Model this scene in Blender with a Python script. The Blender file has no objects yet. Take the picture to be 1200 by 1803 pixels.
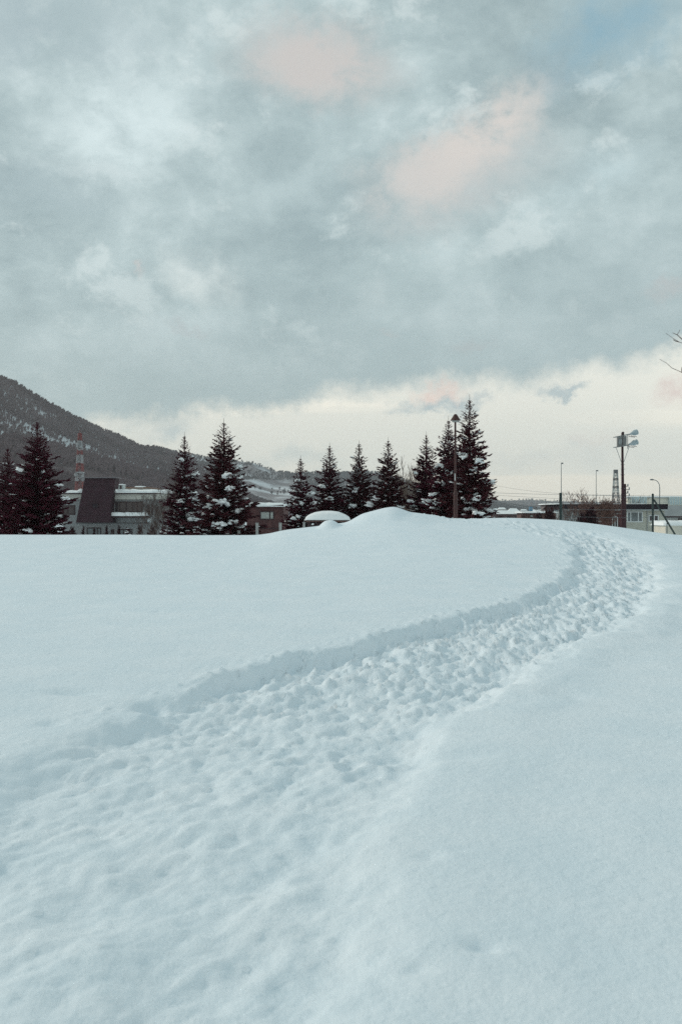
import bpy, math, random
import numpy as np
from mathutils import Vector, Matrix

random.seed(7)
rng = np.random.default_rng(11)
sc = bpy.context.scene
col = sc.collection

# ------------------------------------------------------------------ camera
EYE = 1.6                      # eye height above the trodden snow
F = 1753.0                     # focal length in photo pixels (35 mm on a 36 mm tall frame)
CX, CY = 600.0, 901.5
cam_d = bpy.data.cameras.new('camera')
cam_d.sensor_fit = 'VERTICAL'; cam_d.sensor_height = 36.0; cam_d.sensor_width = 24.0
cam_d.lens = 35.0
cam_d.clip_start = 0.05; cam_d.clip_end = 20000
cam_d.dof.use_dof = True; cam_d.dof.focus_distance = 60.0; cam_d.dof.aperture_fstop = 3.2
cam = bpy.data.objects.new('camera', cam_d); col.objects.link(cam)
cam.location = (0, 0, EYE); cam.rotation_euler = (math.radians(90), 0, 0)
sc.camera = cam
sc.view_settings.view_transform = 'Standard'; sc.view_settings.look = 'None'
sc.view_settings.gamma = 1.0; sc.view_settings.use_curve_mapping = False
sc.view_settings.exposure = 0.07

def at(px, py, Y):
    """the point of the place that stands at depth Y on the line of sight of a photo pixel"""
    return Vector(((px-CX)/F*Y, Y, EYE-(py-CY)/F*Y))

# ------------------------------------------------------------------ sun
SUN_EL, SUN_AZ = math.radians(24), math.radians(-68)      # azimuth from +Y (view direction), negative = left
sun_d = bpy.data.lights.new('sun', 'SUN'); sun_d.energy = 1.5; sun_d.angle = math.radians(11)
sun_d.color = (1.0, 0.90, 0.78)
sun = bpy.data.objects.new('sun', sun_d); col.objects.link(sun)
sdir = Vector((math.sin(SUN_AZ)*math.cos(SUN_EL), math.cos(SUN_AZ)*math.cos(SUN_EL), math.sin(SUN_EL)))
sun.rotation_euler = (-sdir).to_track_quat('-Z', 'Y').to_euler()
sun.location = sdir*50

# ------------------------------------------------------------------ world: Nishita sky behind a broken cloud deck
world = bpy.data.worlds.new('World'); sc.world = world; world.use_nodes = True
class NT:
    def __init__(s, tree): s.t = tree; s.n = tree.nodes; s.l = tree.links
    def new(s, typ, **kw):
        nd = s.n.new(typ)
        for k, v in kw.items():
            if k == 'ins':
                for kk, vv in v.items(): s.put(nd, kk, vv)
            else: setattr(nd, k, v)
        return nd
    def put(s, nd, key, v):
        if isinstance(v, bpy.types.NodeSocket): s.l.new(v, nd.inputs[key])
        elif isinstance(v, tuple) and len(v) == 3 and nd.inputs[key].type == 'RGBA': nd.inputs[key].default_value = (*v, 1)
        else: nd.inputs[key].default_value = v
    def math(s, op, a, b=None, clamp=False):
        nd = s.new('ShaderNodeMath', operation=op, use_clamp=clamp); s.put(nd, 0, a)
        if b is not None: s.put(nd, 1, b)
        return nd.outputs[0]
    def vmath(s, op, a, b=None, out=0):
        nd = s.new('ShaderNodeVectorMath', operation=op); s.put(nd, 0, a)
        if b is not None: s.put(nd, 'Scale' if op == 'SCALE' else 1, b)
        return nd.outputs['Value'] if op in ('DOT_PRODUCT', 'LENGTH') else nd.outputs[0]
    def ramp(s, v, a, b, lo=0.0, hi=1.0, smooth=True):
        nd = s.new('ShaderNodeMapRange', interpolation_type='SMOOTHSTEP' if smooth else 'LINEAR')
        s.put(nd, 0, v)
        nd.inputs[1].default_value = a; nd.inputs[2].default_value = b
        nd.inputs[3].default_value = lo; nd.inputs[4].default_value = hi
        return nd.outputs[0]
    def mix(s, f, a, b, blend='MIX'):
        nd = s.new('ShaderNodeMix', data_type='RGBA', blend_type=blend, clamp_factor=True)
        s.put(nd, 0, f); s.put(nd, 6, a); s.put(nd, 7, b)
        return nd.outputs[2]
    def noise(s, vec, scale, detail=5, rough=0.55, dist=0.0, out=0):
        nd = s.new('ShaderNodeTexNoise'); s.put(nd, 'Vector', vec)
        nd.inputs['Scale'].default_value = scale; nd.inputs['Detail'].default_value = detail
        nd.inputs['Roughness'].default_value = rough; nd.inputs['Distortion'].default_value = dist
        return nd.outputs[out]
w = NT(world.node_tree)
for nd in list(w.n): w.n.remove(nd)
tc = w.new('ShaderNodeTexCoord')
D0 = tc.outputs['Generated']
# warp of the view direction, so cloud edges are ragged
n1 = w.noise(D0, 5.0, 6, 0.6, out=1)
warp = w.vmath('SCALE', w.vmath('SUBTRACT', n1, (0.5, 0.5, 0.5)), 0.12)
n1b = w.noise(D0, 17.0, 8, 0.70, out=1)
warps = w.vmath('SCALE', w.vmath('SUBTRACT', n1b, (0.5, 0.5, 0.5)), 0.075)
Ds = w.vmath('ADD', D0, warps)
D = w.vmath('ADD', Ds, warp)
sep = w.new('ShaderNodeSeparateXYZ', ins={0: D0}); sx, sy, sz = sep.outputs
zz = w.math('ADD', w.math('MAXIMUM', sz, 0.0), 0.16)
plane = w.new('ShaderNodeCombineXYZ', ins={0: w.math('DIVIDE', sx, zz), 1: w.math('DIVIDE', sy, zz), 2: 0.37}).outputs[0]
# rotate so that the streets of cloud run up to the right
rot = w.new('ShaderNodeMapping', ins={0: plane}); rot.inputs['Rotation'].default_value = (0, 0, math.radians(-24)); rot.inputs['Scale'].default_value = (0.55, 1.0, 1.0)
deckn = w.noise(rot.outputs[0], 1.15, 7, 0.55, 0.6)
rot2 = w.new('ShaderNodeMapping', ins={0: D0}); rot2.inputs['Rotation'].default_value = (0, math.radians(22), 0); rot2.inputs['Scale'].default_value = (0.82, 0.9, 1.12)
deckn2 = w.noise(rot2.outputs[0], 8.0, 8, 0.66, 0.15)
deckn3 = w.noise(D0, 2.6, 4, 0.5, 0.3)
deckn4 = w.noise(rot2.outputs[0], 24.0, 7, 0.62, 0.25)
dv = w.math('ADD', w.math('MULTIPLY', deckn, 0.30), w.math('ADD', w.math('MULTIPLY', deckn2, 0.40), w.math('ADD', w.math('MULTIPLY', deckn3, 0.17), w.math('MULTIPLY', deckn4, 0.17))))
dv = w.math('SUBTRACT', w.math('MULTIPLY', dv, 1.18), 0.125)
mott = w.math('ADD', w.math('MULTIPLY', deckn2, 0.5), w.math('MULTIPLY', deckn4, 0.5))
cr = w.new('ShaderNodeValToRGB', ins={0: dv})
els = cr.color_ramp.elements
els[0].position = 0.40; els[0].color = (0.325, 0.425, 0.440, 1)
els[1].position = 0.61; els[1].color = (0.660, 0.775, 0.780, 1)
e = els.new(0.475); e.color = (0.415, 0.525, 0.535, 1)
e = els.new(0.525); e.color = (0.490, 0.605, 0.612, 1)
C = cr.outputs[0]

def pdir(px, py):
    return Vector(((px-CX)/F, 1.0, -(py-CY)/F)).normalized()
def blob(C, px, py, hw, hh, ang, colr, amt, inner=0.25, outer=1.15, src=None, tex=None):
    c = pdir(px, py); r = Vector((0, 0, 1)); ex = Vector((1, 0, 0))
    ex = (ex - c*ex.dot(c)).normalized(); ez = (r - c*r.dot(c)).normalized()
    a = math.radians(ang); e1 = ex*math.cos(a)+ez*math.sin(a); e2 = -ex*math.sin(a)+ez*math.cos(a)
    d = w.vmath('SUBTRACT', src or D, tuple(c))
    s1, s2 = hw/F, hh/F
    va = w.vmath('DOT_PRODUCT', d, tuple(e1/s1)); vb = w.vmath('DOT_PRODUCT', d, tuple(e2/s2)); vc = w.vmath('DOT_PRODUCT', d, tuple(c/max(s1, .1)))
    cv = w.new('ShaderNodeCombineXYZ', ins={0: va, 1: vb, 2: vc}).outputs[0]
    m = w.ramp(w.vmath('LENGTH', cv), inner, outer, amt, 0.0)
    if src is not None: m = w.math('MULTIPLY', m, w.ramp(mott, 0.40, 0.55, 0.22, 1.0))
    else: m = w.math('MULTIPLY', m, w.ramp(mott, 0.38, 0.58, 0.40, 1.0))
    return w.mix(m, C, colr)
gap = w.noise(rot2.outputs[0], 11.0, 8, 0.66, 0.15)
C = w.mix(w.ramp(gap, 0.54, 0.66, 0.0, 0.7), C, (0.69, 0.79, 0.785))
# large soft tones of the deck
C = blob(C, 1075, 75, 150, 75, 40, (0.235, 0.42, 0.52), 0.85, 0.0, 1.3)
C = blob(C, 60, 40, 190, 70, 10, (0.33, 0.43, 0.46), 0.7, 0.0, 1.4)
C = blob(C, 60, 350, 160, 35, 5, (0.37, 0.475, 0.50), 0.6, 0.0, 1.4)
C = blob(C, 200, 215, 180, 90, 28, (0.74, 0.865, 0.87), 1.0, 0.0, 1.3)
C = blob(C, 170, 300, 120, 22, 12, (0.66, 0.765, 0.77), 0.7, 0.0, 1.3)
C = blob(C, 360, 480, 60, 70, 60, (0.74, 0.82, 0.80), 1.0, 0.0, 1.2)
C = blob(C, 520, 335, 90, 40, 20, (0.52, 0.64, 0.65), 0.6, 0.0, 1.3)
C = blob(C, 640, 470, 330, 70, 5, (0.46, 0.575, 0.58), 0.4, 0.0, 1.3)
C = blob(C, 1050, 330, 90, 50, 30, (0.55, 0.69, 0.71), 0.7, 0.0, 1.3)
C = blob(C, 940, 520, 60, 25, 20, (0.52, 0.64, 0.65), 0.5, 0.0, 1.3)
C = blob(C, 660, 530, 30, 25, 60, (0.58, 0.68, 0.68), 0.6, 0.0, 1.3)
# sun-touched pink parts
C = blob(C, 550, 112, 165, 80, -4, (0.625, 0.595, 0.565), 1.0, 0.2, 1.15, src=Ds)
C = blob(C, 800, 310, 190, 95, 18, (0.560, 0.580, 0.565), 0.85, 0.2, 1.2, src=Ds)
C = blob(C, 835, 245, 165, 66, 34, (0.730, 0.680, 0.630), 1.0, 0.2, 1.15, src=Ds)
C = blob(C, 735, 305, 120, 55, 14, (0.690, 0.650, 0.610), 0.75, 0.1, 1.2, src=Ds)
C = blob(C, 1175, 500, 55, 20, 10, (0.62, 0.57, 0.55), 0.8, 0.0, 1.2, src=Ds)
C = blob(C, 825, 612, 55, 16, 15, (0.58, 0.54, 0.53), 0.7, 0.0, 1.2, src=Ds)
C = blob(C, 695, 585, 30, 12, 15, (0.58, 0.56, 0.54), 0.6, 0.0, 1.2)
C = blob(C, 235, 478, 12, 14, 0, (0.70, 0.60, 0.56), 0.6, 0.0, 1.2, src=Ds)
C = blob(C, 320, 590, 40, 14, 10, (0.52, 0.54, 0.54), 0.6, 0.0, 1.2)
# darker underside of the deck along its lower edge
sepw = w.new('ShaderNodeSeparateXYZ', ins={0: w.vmath('ADD', w.vmath('ADD', D0, w.vmath('SCALE', warps, 0.7)), w.vmath('SCALE', warp, 0.62))})
g = w.math('SUBTRACT', sepw.outputs[2], w.math('MULTIPLY', sx, 0.115))
C = w.mix(w.ramp(g, 0.12, 0.27, 0.75, 0.0), C, (0.365, 0.462, 0.474))
# the clear strip between the deck and the horizon
lown = w.noise(rot.outputs[0], 0.8, 5, 0.5, 0.4)
clear = w.mix(w.ramp(sz, 0.0, 0.16), (0.82, 0.775, 0.66), (1.16, 1.09, 0.93))
clear = w.mix(w.ramp(lown, 0.46, 0.60, 0.0, 0.40), clear, (0.55, 0.62, 0.605))
Ccl = blob(clear, 520, 805, 160, 26, 0, (0.52, 0.59, 0.575), 0.65, 0.0, 1.3, src=Ds)
Ccl = blob(Ccl, 1010, 800, 190, 26, 3, (0.59, 0.625, 0.60), 0.5, 0.0, 1.3, src=Ds)
Ccl = blob(Ccl, 1050, 775, 60, 20, 5, (0.72, 0.64, 0.58), 0.55, 0.0, 1.2, src=Ds)
Ccl = blob(Ccl, 980, 685, 62, 15, 0, (0.48, 0.555, 0.56), 1.2, 0.1, 1.1, src=Ds)
Ccl = blob(Ccl, 770, 716, 95, 19, 2, (0.46, 0.54, 0.55), 1.3, 0.3, 1.15, src=Ds)
Ccl = blob(Ccl, 772, 697, 62, 24, 4, (0.86, 0.69, 0.60), 1.3, 0.2, 1.1, src=Ds)
Ccl = blob(Ccl, 845, 706, 24, 14, 0, (0.55, 0.60, 0.59), 0.8, 0.2, 1.1, src=Ds)
Ccl = blob(Ccl, 1195, 688, 48, 28, 10, (0.80, 0.67, 0.60), 1.1, 0.1, 1.2, src=Ds)
m_edge = w.ramp(g, 0.099, 0.128)
m_edge2 = w.mix(m_edge, Ccl, C)
# left of the hills the deck comes right down
lit = blob(m_edge2, 270, 755, 75, 26, 12, (0.42, 0.515, 0.53), 0.8, 0.2, 1.2, src=Ds)
bgc = w.new('ShaderNodeBackground', ins={0: lit, 1: 1.0})
sky = w.new('ShaderNodeTexSky', sky_type='NISHITA'); sky.sun_disc = False
sky.sun_elevation = SUN_EL; sky.sun_rotation = SUN_AZ; sky.air_density = 1.0; sky.dust_density = 2.0
bgs = w.new('ShaderNodeBackground', ins={0: sky.outputs[0], 1: 0.08})
ms = w.new('ShaderNodeMixShader', ins={0: 0.90, 1: bgs.outputs[0], 2: bgc.outputs[0]})
w.new('ShaderNodeOutputWorld', ins={0: ms.outputs[0]})
world.cycles.sampling_method = 'MANUAL'; world.cycles.sample_map_resolution = 512

# ------------------------------------------------------------------ materials
MATS = {}
def mat(name, base, rough=0.8, var=None, scale=3.0, bump=0.0, bscale=20.0, metal=0.0, spec=0.3, detail=4):
    if name in MATS: return MATS[name]
    m = bpy.data.materials.new(name); m.use_nodes = True; t = NT(m.node_tree)
    b = t.n['Principled BSDF']; b.inputs['Roughness'].default_value = rough; b.inputs['Metallic'].default_value = metal
    b.inputs['Specular IOR Level'].default_value = spec
    co = t.new('ShaderNodeTexCoord').outputs['Object']
    if var:
        f = t.ramp(t.noise(co, scale, detail, 0.6), 0.35, 0.65)
        t.put(b, 'Base Color', t.mix(f, base, var))
    else: b.inputs['Base Color'].default_value = (*base, 1)
    if bump:
        bn = t.new('ShaderNodeBump', ins={'Height': t.noise(co, bscale, 4, 0.6), 'Distance': bump, 'Strength': 1.0})
        t.put(b, 'Normal', bn.outputs[0])
    MATS[name] = m; return m

def snow_mat():
    m = bpy.data.materials.new('snow'); m.use_nodes = True; t = NT(m.node_tree); b = t.n['Principled BSDF']
    co = t.new('ShaderNodeTexCoord').outputs['Object']
    f = t.ramp(t.noise(co, 1.7, 5, 0.6), 0.3, 0.7)
    t.put(b, 'Base Color', t.mix(f, (0.755, 0.845, 0.905), (0.81, 0.88, 0.93)))
    b.inputs['Roughness'].default_value = 0.75; b.inputs['Specular IOR Level'].default_value = 0.15
    h = t.math('ADD', t.math('MULTIPLY', t.noise(co, 14, 6, 0.65), 0.018), t.math('MULTIPLY', t.noise(co, 130, 3, 0.6), 0.0035))
    bn = t.new('ShaderNodeBump', ins={'Height': h, 'Distance': 1.0, 'Strength': 0.8})
    t.put(b, 'Normal', bn.outputs[0])
    return m
SNOW = snow_mat()
SNOWP = mat('clean_snow', (0.88, 0.905, 0.92), 0.8, (0.91, 0.925, 0.93), 4.0, 0.01, 12.0, spec=0.1)

# ------------------------------------------------------------------ noise
_p = np.random.default_rng(5)
_perm = _p.permutation(256); _perm = np.concatenate([_perm, _perm]).astype(np.int64)
_ga = _p.random(256)*2*np.pi; _gx, _gy = np.cos(_ga), np.sin(_ga)
def perlin(x, y, seed=0):
    x = x+seed*17.31; y = y+seed*9.77
    xi = np.floor(x).astype(np.int64); yi = np.floor(y).astype(np.int64); xf = x-xi; yf = y-yi
    u = xf*xf*xf*(xf*(xf*6-15)+10); v = yf*yf*yf*(yf*(yf*6-15)+10)
    def g(ix, iy, dx, dy):
        h = _perm[(_perm[ix & 255]+iy) & 255]
        return _gx[h]*dx+_gy[h]*dy
    a = g(xi, yi, xf, yf); b = g(xi+1, yi, xf-1, yf); c = g(xi, yi+1, xf, yf-1); d = g(xi+1, yi+1, xf-1, yf-1)
    return (a+(b-a)*u + ((c+(d-c)*u)-(a+(b-a)*u))*v)*1.5
def fbm(x, y, sc_, octv=4, seed=0, gain=0.5):
    s = 0; a = 1; f = sc_; n = 0
    for i in range(octv): s = s+a*perlin(x*f, y*f, seed+i*3.1); n += a; a *= gain; f *= 2.03
    return s/n
def sstep(a, b, x):
    t = np.clip((x-a)/(b-a), 0, 1); return t*t*(3-2*t)

# ------------------------------------------------------------------ object helpers
ORG = {}
def mesh_from(verts, faces, smooth=False):
    me = bpy.data.meshes.new('m'); me.from_pydata([tuple(v) for v in verts], [], faces)
    if smooth: me.shade_smooth()
    return me
def mesh_np(V, Fc, smooth=False):
    """V (n,3); Fc (m,3) or (m,4) int"""
    me = bpy.data.meshes.new('m'); k = Fc.shape[1]
    me.vertices.add(len(V)); me.vertices.foreach_set('co', np.ascontiguousarray(V, dtype=np.float32).ravel())
    me.loops.add(Fc.size); me.loops.foreach_set('vertex_index', np.ascontiguousarray(Fc, dtype=np.int32).ravel())
    me.polygons.add(len(Fc)); me.polygons.foreach_set('loop_start', np.arange(0, Fc.size, k, dtype=np.int32))
    if smooth: me.polygons.foreach_set('use_smooth', np.ones(len(Fc), dtype=bool))
    me.update(calc_edges=True); return me
def link(name, me, m, parent=None, origin=None):
    """mesh coordinates are given in the world; they are moved so that the object sits at its origin"""
    o = bpy.data.objects.new(name, me); me.name = name
    if m is not None and not me.materials: me.materials.append(m)
    col.objects.link(o)
    po = ORG.get(parent, Vector((0, 0, 0))) if parent else Vector((0, 0, 0))
    org = Vector(origin) if origin is not None else po
    if org.length > 0: me.transform(Matrix.Translation(-org))
    if parent: o.parent = parent
    o.location = org-po; ORG[o] = org
    return o
def tag(o, label=None, cat=None, group=None, kind=None):
    if label: o['label'] = label
    if cat: o['category'] = cat
    if group: o['group'] = group
    if kind: o['kind'] = kind
    return o
def thing(name, loc, label, cat, group=None):
    o = bpy.data.objects.new(name, None); o.empty_display_size = 0.2; col.objects.link(o)
    o.location = loc; ORG[o] = Vector(loc); return tag(o, label, cat, group)

class MB:
    def __init__(s): s.v = []; s.f = []
    def add(s, vs, fs):
        n = len(s.v); s.v += [tuple(v) for v in vs]; s.f += [tuple(i+n for i in f) for f in fs]; return s
    def box(s, x0, x1, y0, y1, z0, z1):
        return s.hexa([(x0, y0, z0), (x1, y0, z0), (x1, y1, z0), (x0, y1, z0), (x0, y0, z1), (x1, y0, z1), (x1, y1, z1), (x0, y1, z1)])
    def hexa(s, p):
        return s.add(p, [(0, 3, 2, 1), (4, 5, 6, 7), (0, 1, 5, 4), (1, 2, 6, 5), (2, 3, 7, 6), (3, 0, 4, 7)])
    def tube(s, pts, rad, n=8, cap=True):
        pts = [Vector(p) for p in pts]; rr = rad if isinstance(rad, (list, tuple)) else [rad]*len(pts); vs = []; fs = []
        ref = None
        for i, p in enumerate(pts):
            d = (pts[min(i+1, len(pts)-1)]-pts[max(i-1, 0)]).normalized()
            if ref is None: ref = Vector((0, 0, 1)) if abs(d.z) < 0.9 else Vector((1, 0, 0))
            a = d.cross(ref).normalized(); b = d.cross(a).normalized(); ref = b.cross(d) if False else ref
            for k in range(n):
                t = 2*math.pi*k/n; vs.append(p+(a*math.cos(t)+b*math.sin(t))*rr[i])
        for i in range(len(pts)-1):
            for k in range(n): fs.append((i*n+k, i*n+(k+1) % n, (i+1)*n+(k+1) % n, (i+1)*n+k))
        if cap: fs.append(tuple(range(n))[::-1]); fs.append(tuple((len(pts)-1)*n+k for k in range(n)))
        return s.add(vs, fs)
    def lathe(s, c, prof, n=16):
        vs = []; fs = []
        for r, z in prof:
            for k in range(n): t = 2*math.pi*k/n; vs.append((c[0]+r*math.cos(t), c[1]+r*math.sin(t), c[2]+z))
        for i in range(len(prof)-1):
            for k in range(n): fs.append((i*n+k, i*n+(k+1) % n, (i+1)*n+(k+1) % n, (i+1)*n+k))
        fs.append(tuple(range(n))[::-1]); fs.append(tuple((len(prof)-1)*n+k for k in range(n)))
        return s.add(vs, fs)
    def build(s, name, m, parent=None, origin=None, smooth=False, bevel=0.0):
        o = link(name, mesh_from(s.v, s.f, smooth), m, parent, origin)
        if bevel:
            md = o.modifiers.new('bevel', 'BEVEL'); md.width = bevel; md.segments = 2; md.limit_method = 'ANGLE'
        return o

# ================================================================== TERRAIN
LOW = -1.5
_cp = np.array([(-2000, 941.3), (0, 941.3), (100, 941.8), (200, 941.5), (330, 942.6), (450, 942.3), (475, 939), (500, 933.2), (530, 929.5), (552, 927),
                (600, 921), (640, 914), (680, 909), (720, 908.5), (745, 910.5), (775, 911), (827, 912.7), (900, 912), (935, 913), (983, 915.5), (1040, 921.5),
                (1095, 929), (1150, 937), (1188, 941.7), (1260, 946), (3000, 948)])
_cX = (_cp[:, 0]-CX)/F*30; _cZ = EYE-(_cp[:, 1]-CY)/F*30
def crest(X):
    s = 0; ws = 0
    for dx, wg in ((-.22, .5), (-.1, 1), (0, 1.3), (.1, 1), (.22, .5)): s = s+wg*np.interp(X+dx, _cX, _cZ); ws += wg
    return s/ws
def base_z(X, Y):
    zc = crest(X)
    # near the camera the swell of the crest is spread wide
    zl = 1.02+0.28*sstep(-4, 3, X)
    t = np.clip((Y-2.0)/28.0, 0, 1); bl = sstep(18, 29, Y)
    up = (zl*(1-bl)+zc*bl)*t**1.6
    # mound and small hump on the crest
    up = up+0.17*sstep(0.95, 0.25, np.sqrt((np.maximum(np.abs(X-1.12)-0.22,0)/0.8)**2*0.8+((Y-29.6)/1.7)**2))*1.0
    up = up+0.13*sstep(1.0, 0.2, np.sqrt(((X-1.9)/1.6)**2+((Y-29.5)/2.0)**2))
    up = up+0.19*sstep(1.0, 0.15, np.sqrt(((X+0.36)/0.42)**2+((Y-29.2)/0.9)**2))
    fall = sstep(30.0, 45.0, Y)
    z = up*(1-fall)+LOW*fall
    return z
def hit(px, py, z_of=None):
    """walk along a line of sight until it meets the smooth snow"""
    ys = np.linspace(1.0, 32, 4000); X = (px-CX)/F*ys; Z = EYE-(py-CY)/F*ys
    b = base_z(X, ys); k = np.where(Z <= b)[0]
    i = k[0] if len(k) else int(np.argmin(np.abs(Z-b)[ys > 24]))+int(np.sum(ys <= 24))
    return X[i], ys[i]
def polyline(pts, ext):
    P = [hit(*p) for p in pts]; P = np.array(P)
    return np.concatenate([np.array(ext), P]) if len(ext) else P
LE = polyline([(0, 1335), (75, 1300), (150, 1275), (240, 1245), (300, 1225), (370, 1195), (460, 1165), (600, 1135), (700, 1108), (820, 1080), (905, 1060), (970, 1030), (992, 1010),
               (1000, 990), (1008, 968), (985, 950), (940, 936)], [(-6.5, -8), (-4.3, 2.0)])
RE = polyline([(690, 1780), (655, 1700), (640, 1600), (655, 1500), (690, 1400), (725, 1330), (785, 1270), (860, 1210), (945, 1160), (1010, 1125), (1095, 1095), (1142, 1050), (1158, 1010),
               (1142, 980), (1110, 956), (1055, 940), (990, 930)], [(-4.0, -8), (-0.9, 0.5)])
LE = np.concatenate([LE, [(LE[-1, 0]-3, 31.5), (LE[-1, 0]-7, 34)]]); RE = np.concatenate([RE, [(RE[-1, 0]-3, 32.8), (RE[-1, 0]-6, 36)]])
def smooth_line(P, n=3):
    for _ in range(n):
        Q = [P[0]]
        for a, b in zip(P[:-1], P[1:]): Q += [a*.75+b*.25, a*.25+b*.75]
        Q.append(P[-1]); P = np.array(Q)
    return P
LE = smooth_line(LE, 2); RE = smooth_line(RE, 2)
def dist_line(X, Y, P):
    best = np.full(X.shape, 1e9)
    for a, b in zip(P[:-1], P[1:]):
        d = b-a; L = d@d
        if L < 1e-9: continue
        t = np.clip(((X-a[0])*d[0]+(Y-a[1])*d[1])/L, 0, 1)
        q = (X-a[0]-t*d[0])**2+(Y-a[1]-t*d[1])**2; best = np.minimum(best, q)
    return np.sqrt(best)
def in_poly(X, Y, P):
    ins = np.zeros(X.shape, bool); j = len(P)-1
    for i in range(len(P)):
        xi, yi = P[i]; xj, yj = P[j]
        if yi != yj:
            c = ((yi > Y) != (yj > Y)) & (X < (xj-xi)*(Y-yi)/(yj-yi)+xi); ins ^= c
        j = i
    return ins
POLY = np.concatenate([LE, RE[::-1]])

def axis_x():
    a = [-4.6]; s = 0.026
    while a[-1] < 8.2: a.append(a[-1]+s)
    r = a[-1]; st = 0.03
    while r < 14: st = min(st*1.06, 0.11); r += st; a.append(r)
    while r < 9000: st *= 1.13; r += st; a.append(r)
    l = -4.6; st = 0.03; b = []
    while l > -14: st = min(st*1.06, 0.11); l -= st; b.append(l)
    while l > -9000: st *= 1.13; l -= st; b.append(l)
    return np.array(b[::-1]+a)
def axis_y():
    a = [1.6]
    while a[-1] < 33: a.append(a[-1]*1.0072)
    st = a[-1]*0.0072*1.3
    while a[-1] < 46: a.append(a[-1]+st); st = min(st*1.05, 0.6)
    while a[-1] < 9000: a.append(a[-1]+st); st *= 1.12
    l = 1.6; st = 0.03; b = []
    while l > -60: l -= st; b.append(l); st *= 1.12
    return np.array(b[::-1]+a)
ax, ay = axis_x(), axis_y()
X, Y = np.meshgrid(ax, ay)
Z = base_z(X, Y)
near = sstep(60, 40, Y)*sstep(40, 20, np.abs(X))
Z += near*(0.035*fbm(X, Y, 0.22, 3, 1)+0.012*fbm(X, Y, 0.9, 3, 2)+0.004*fbm(X, Y*1.0, 4.0, 3, 3))*(1-0.7*sstep(24, 29, Y))
Z += (1-near)*0.25*fbm(X, Y, 0.02, 3, 4)
# trodden path
msk = (X > -10) & (X < 10) & (Y > -9) & (Y < 38)
px_, py_ = X[msk], Y[msk]
wob = sstep(2.0, 5.0, py_)
jx = 0.26*fbm(px_, py_, 0.9, 3, 21)+0.07*fbm(px_, py_, 5.5, 4, 22, 0.7); jy = 0.26*fbm(px_, py_, 0.9, 3, 23)+0.09*fbm(px_, py_, 5.5, 4, 24, 0.7)
qx, qy = px_+jx, py_+jy
ins = in_poly(qx, qy, POLY)
dl = dist_line(qx, qy, LE); dr = dist_line(qx, qy, RE)
sl = np.where(ins | (dr < dl), dl, -dl); sr = np.where(ins | (dl < dr), dr, -dr)
fade = sstep(28.5, 22, py_)*0.75+0.25
wall = (0.080+0.035*sstep(3, 9, py_)*sstep(24, 17, py_))*(1+0.7*fbm(px_, py_, 0.9, 3, 33))
wallw = 0.70-0.50*sstep(4.5, 9.5, py_)                    # the near bank is worn down soft
il = sstep(0.0, 1.0, sl/wallw); ir = sstep(0.0, 1.0, (sr+0.22)/(0.46+0.15*fbm(px_, py_, 0.7, 2, 30)))
bedd = il*ir
n_big = fbm(px_, py_, 1.5, 3, 41); n_mid = fbm(px_, py_, 4.0, 4, 42); n_fine = fbm(px_, py_, 15.0, 3, 43)
rid = 1-np.abs(fbm(px_, py_, 2.6, 4, 44))*2.4
amp = 1.0+0.35*sstep(3, 8, py_)
dvx = px_*0.45+py_*0.89; dvy = -px_*0.89+py_*0.45          # along / across the direction people walk
crumb = np.abs(fbm(px_, py_, 5.5, 5, 48, 0.62))*1.6-0.22; crumb2 = np.abs(fbm(px_+3, py_, 12.0, 4, 49, 0.65))*1.6-0.22
n_str = fbm(dvx*0.42, dvy*1.25, 2.2, 4, 46); n_str2 = fbm(dvx*0.5, dvy*1.2, 7.0, 3, 47)
farr = sstep(6, 12, py_)
lump = (0.040*n_big+(0.026+0.010*farr)*n_mid+(0.009+0.016*farr)*n_fine+0.036*n_str+(0.018+0.014*farr)*n_str2+0.010*(rid-0.55)+(0.034+0.028*farr)*crumb+(0.008+0.034*farr)*crumb2)*amp*(0.62+0.16*sstep(4, 8, py_))
Zp = Z[msk]
Zp = Zp-wall*fade*bedd+lump*bedd*fade
# footprints
cl = 0.5*(LE[::1][:min(len(LE), len(RE))]+RE[:min(len(LE), len(RE))])
FP = []
r2 = random.Random(3)
for i in range(330):
    yy = 2.0+r2.random()**0.55*27; k = r2.random()
    # cross the path at this y
    c = np.where(np.abs(py_-yy) < 0.1)[0]
    if len(c) == 0: continue
    cc = c[ins[c]]
    if len(cc) == 0: continue
    j = cc[r2.randrange(len(cc))]; FP.append((px_[j], py_[j]))
for (fx, fy) in FP:
    a = math.atan2(1.0, 0.55)+r2.uniform(-.5, .5)
    if fy > 19: a += 0.6
    L, W, dp = r2.uniform(.13, .24), r2.uniform(.07, .13), r2.uniform(.006, .030)*(1.25 if fy > 8 else .8)
    sel = np.where((np.abs(px_-fx) < .45) & (np.abs(py_-fy) < .45))[0]
    if not len(sel): continue
    dx, dy = px_[sel]-fx, py_[sel]-fy
    u = (dx*math.cos(a)+dy*math.sin(a))/L; v = (-dx*math.sin(a)+dy*math.cos(a))/W
    r = np.sqrt(u*u+v*v)
    Zp[sel] += (-dp*sstep(1.15, 0.55, r)+0.35*dp*np.exp(-((r-1.35)/0.28)**2))*np.clip(bedd[sel]*1.3, 0, 1)
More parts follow.
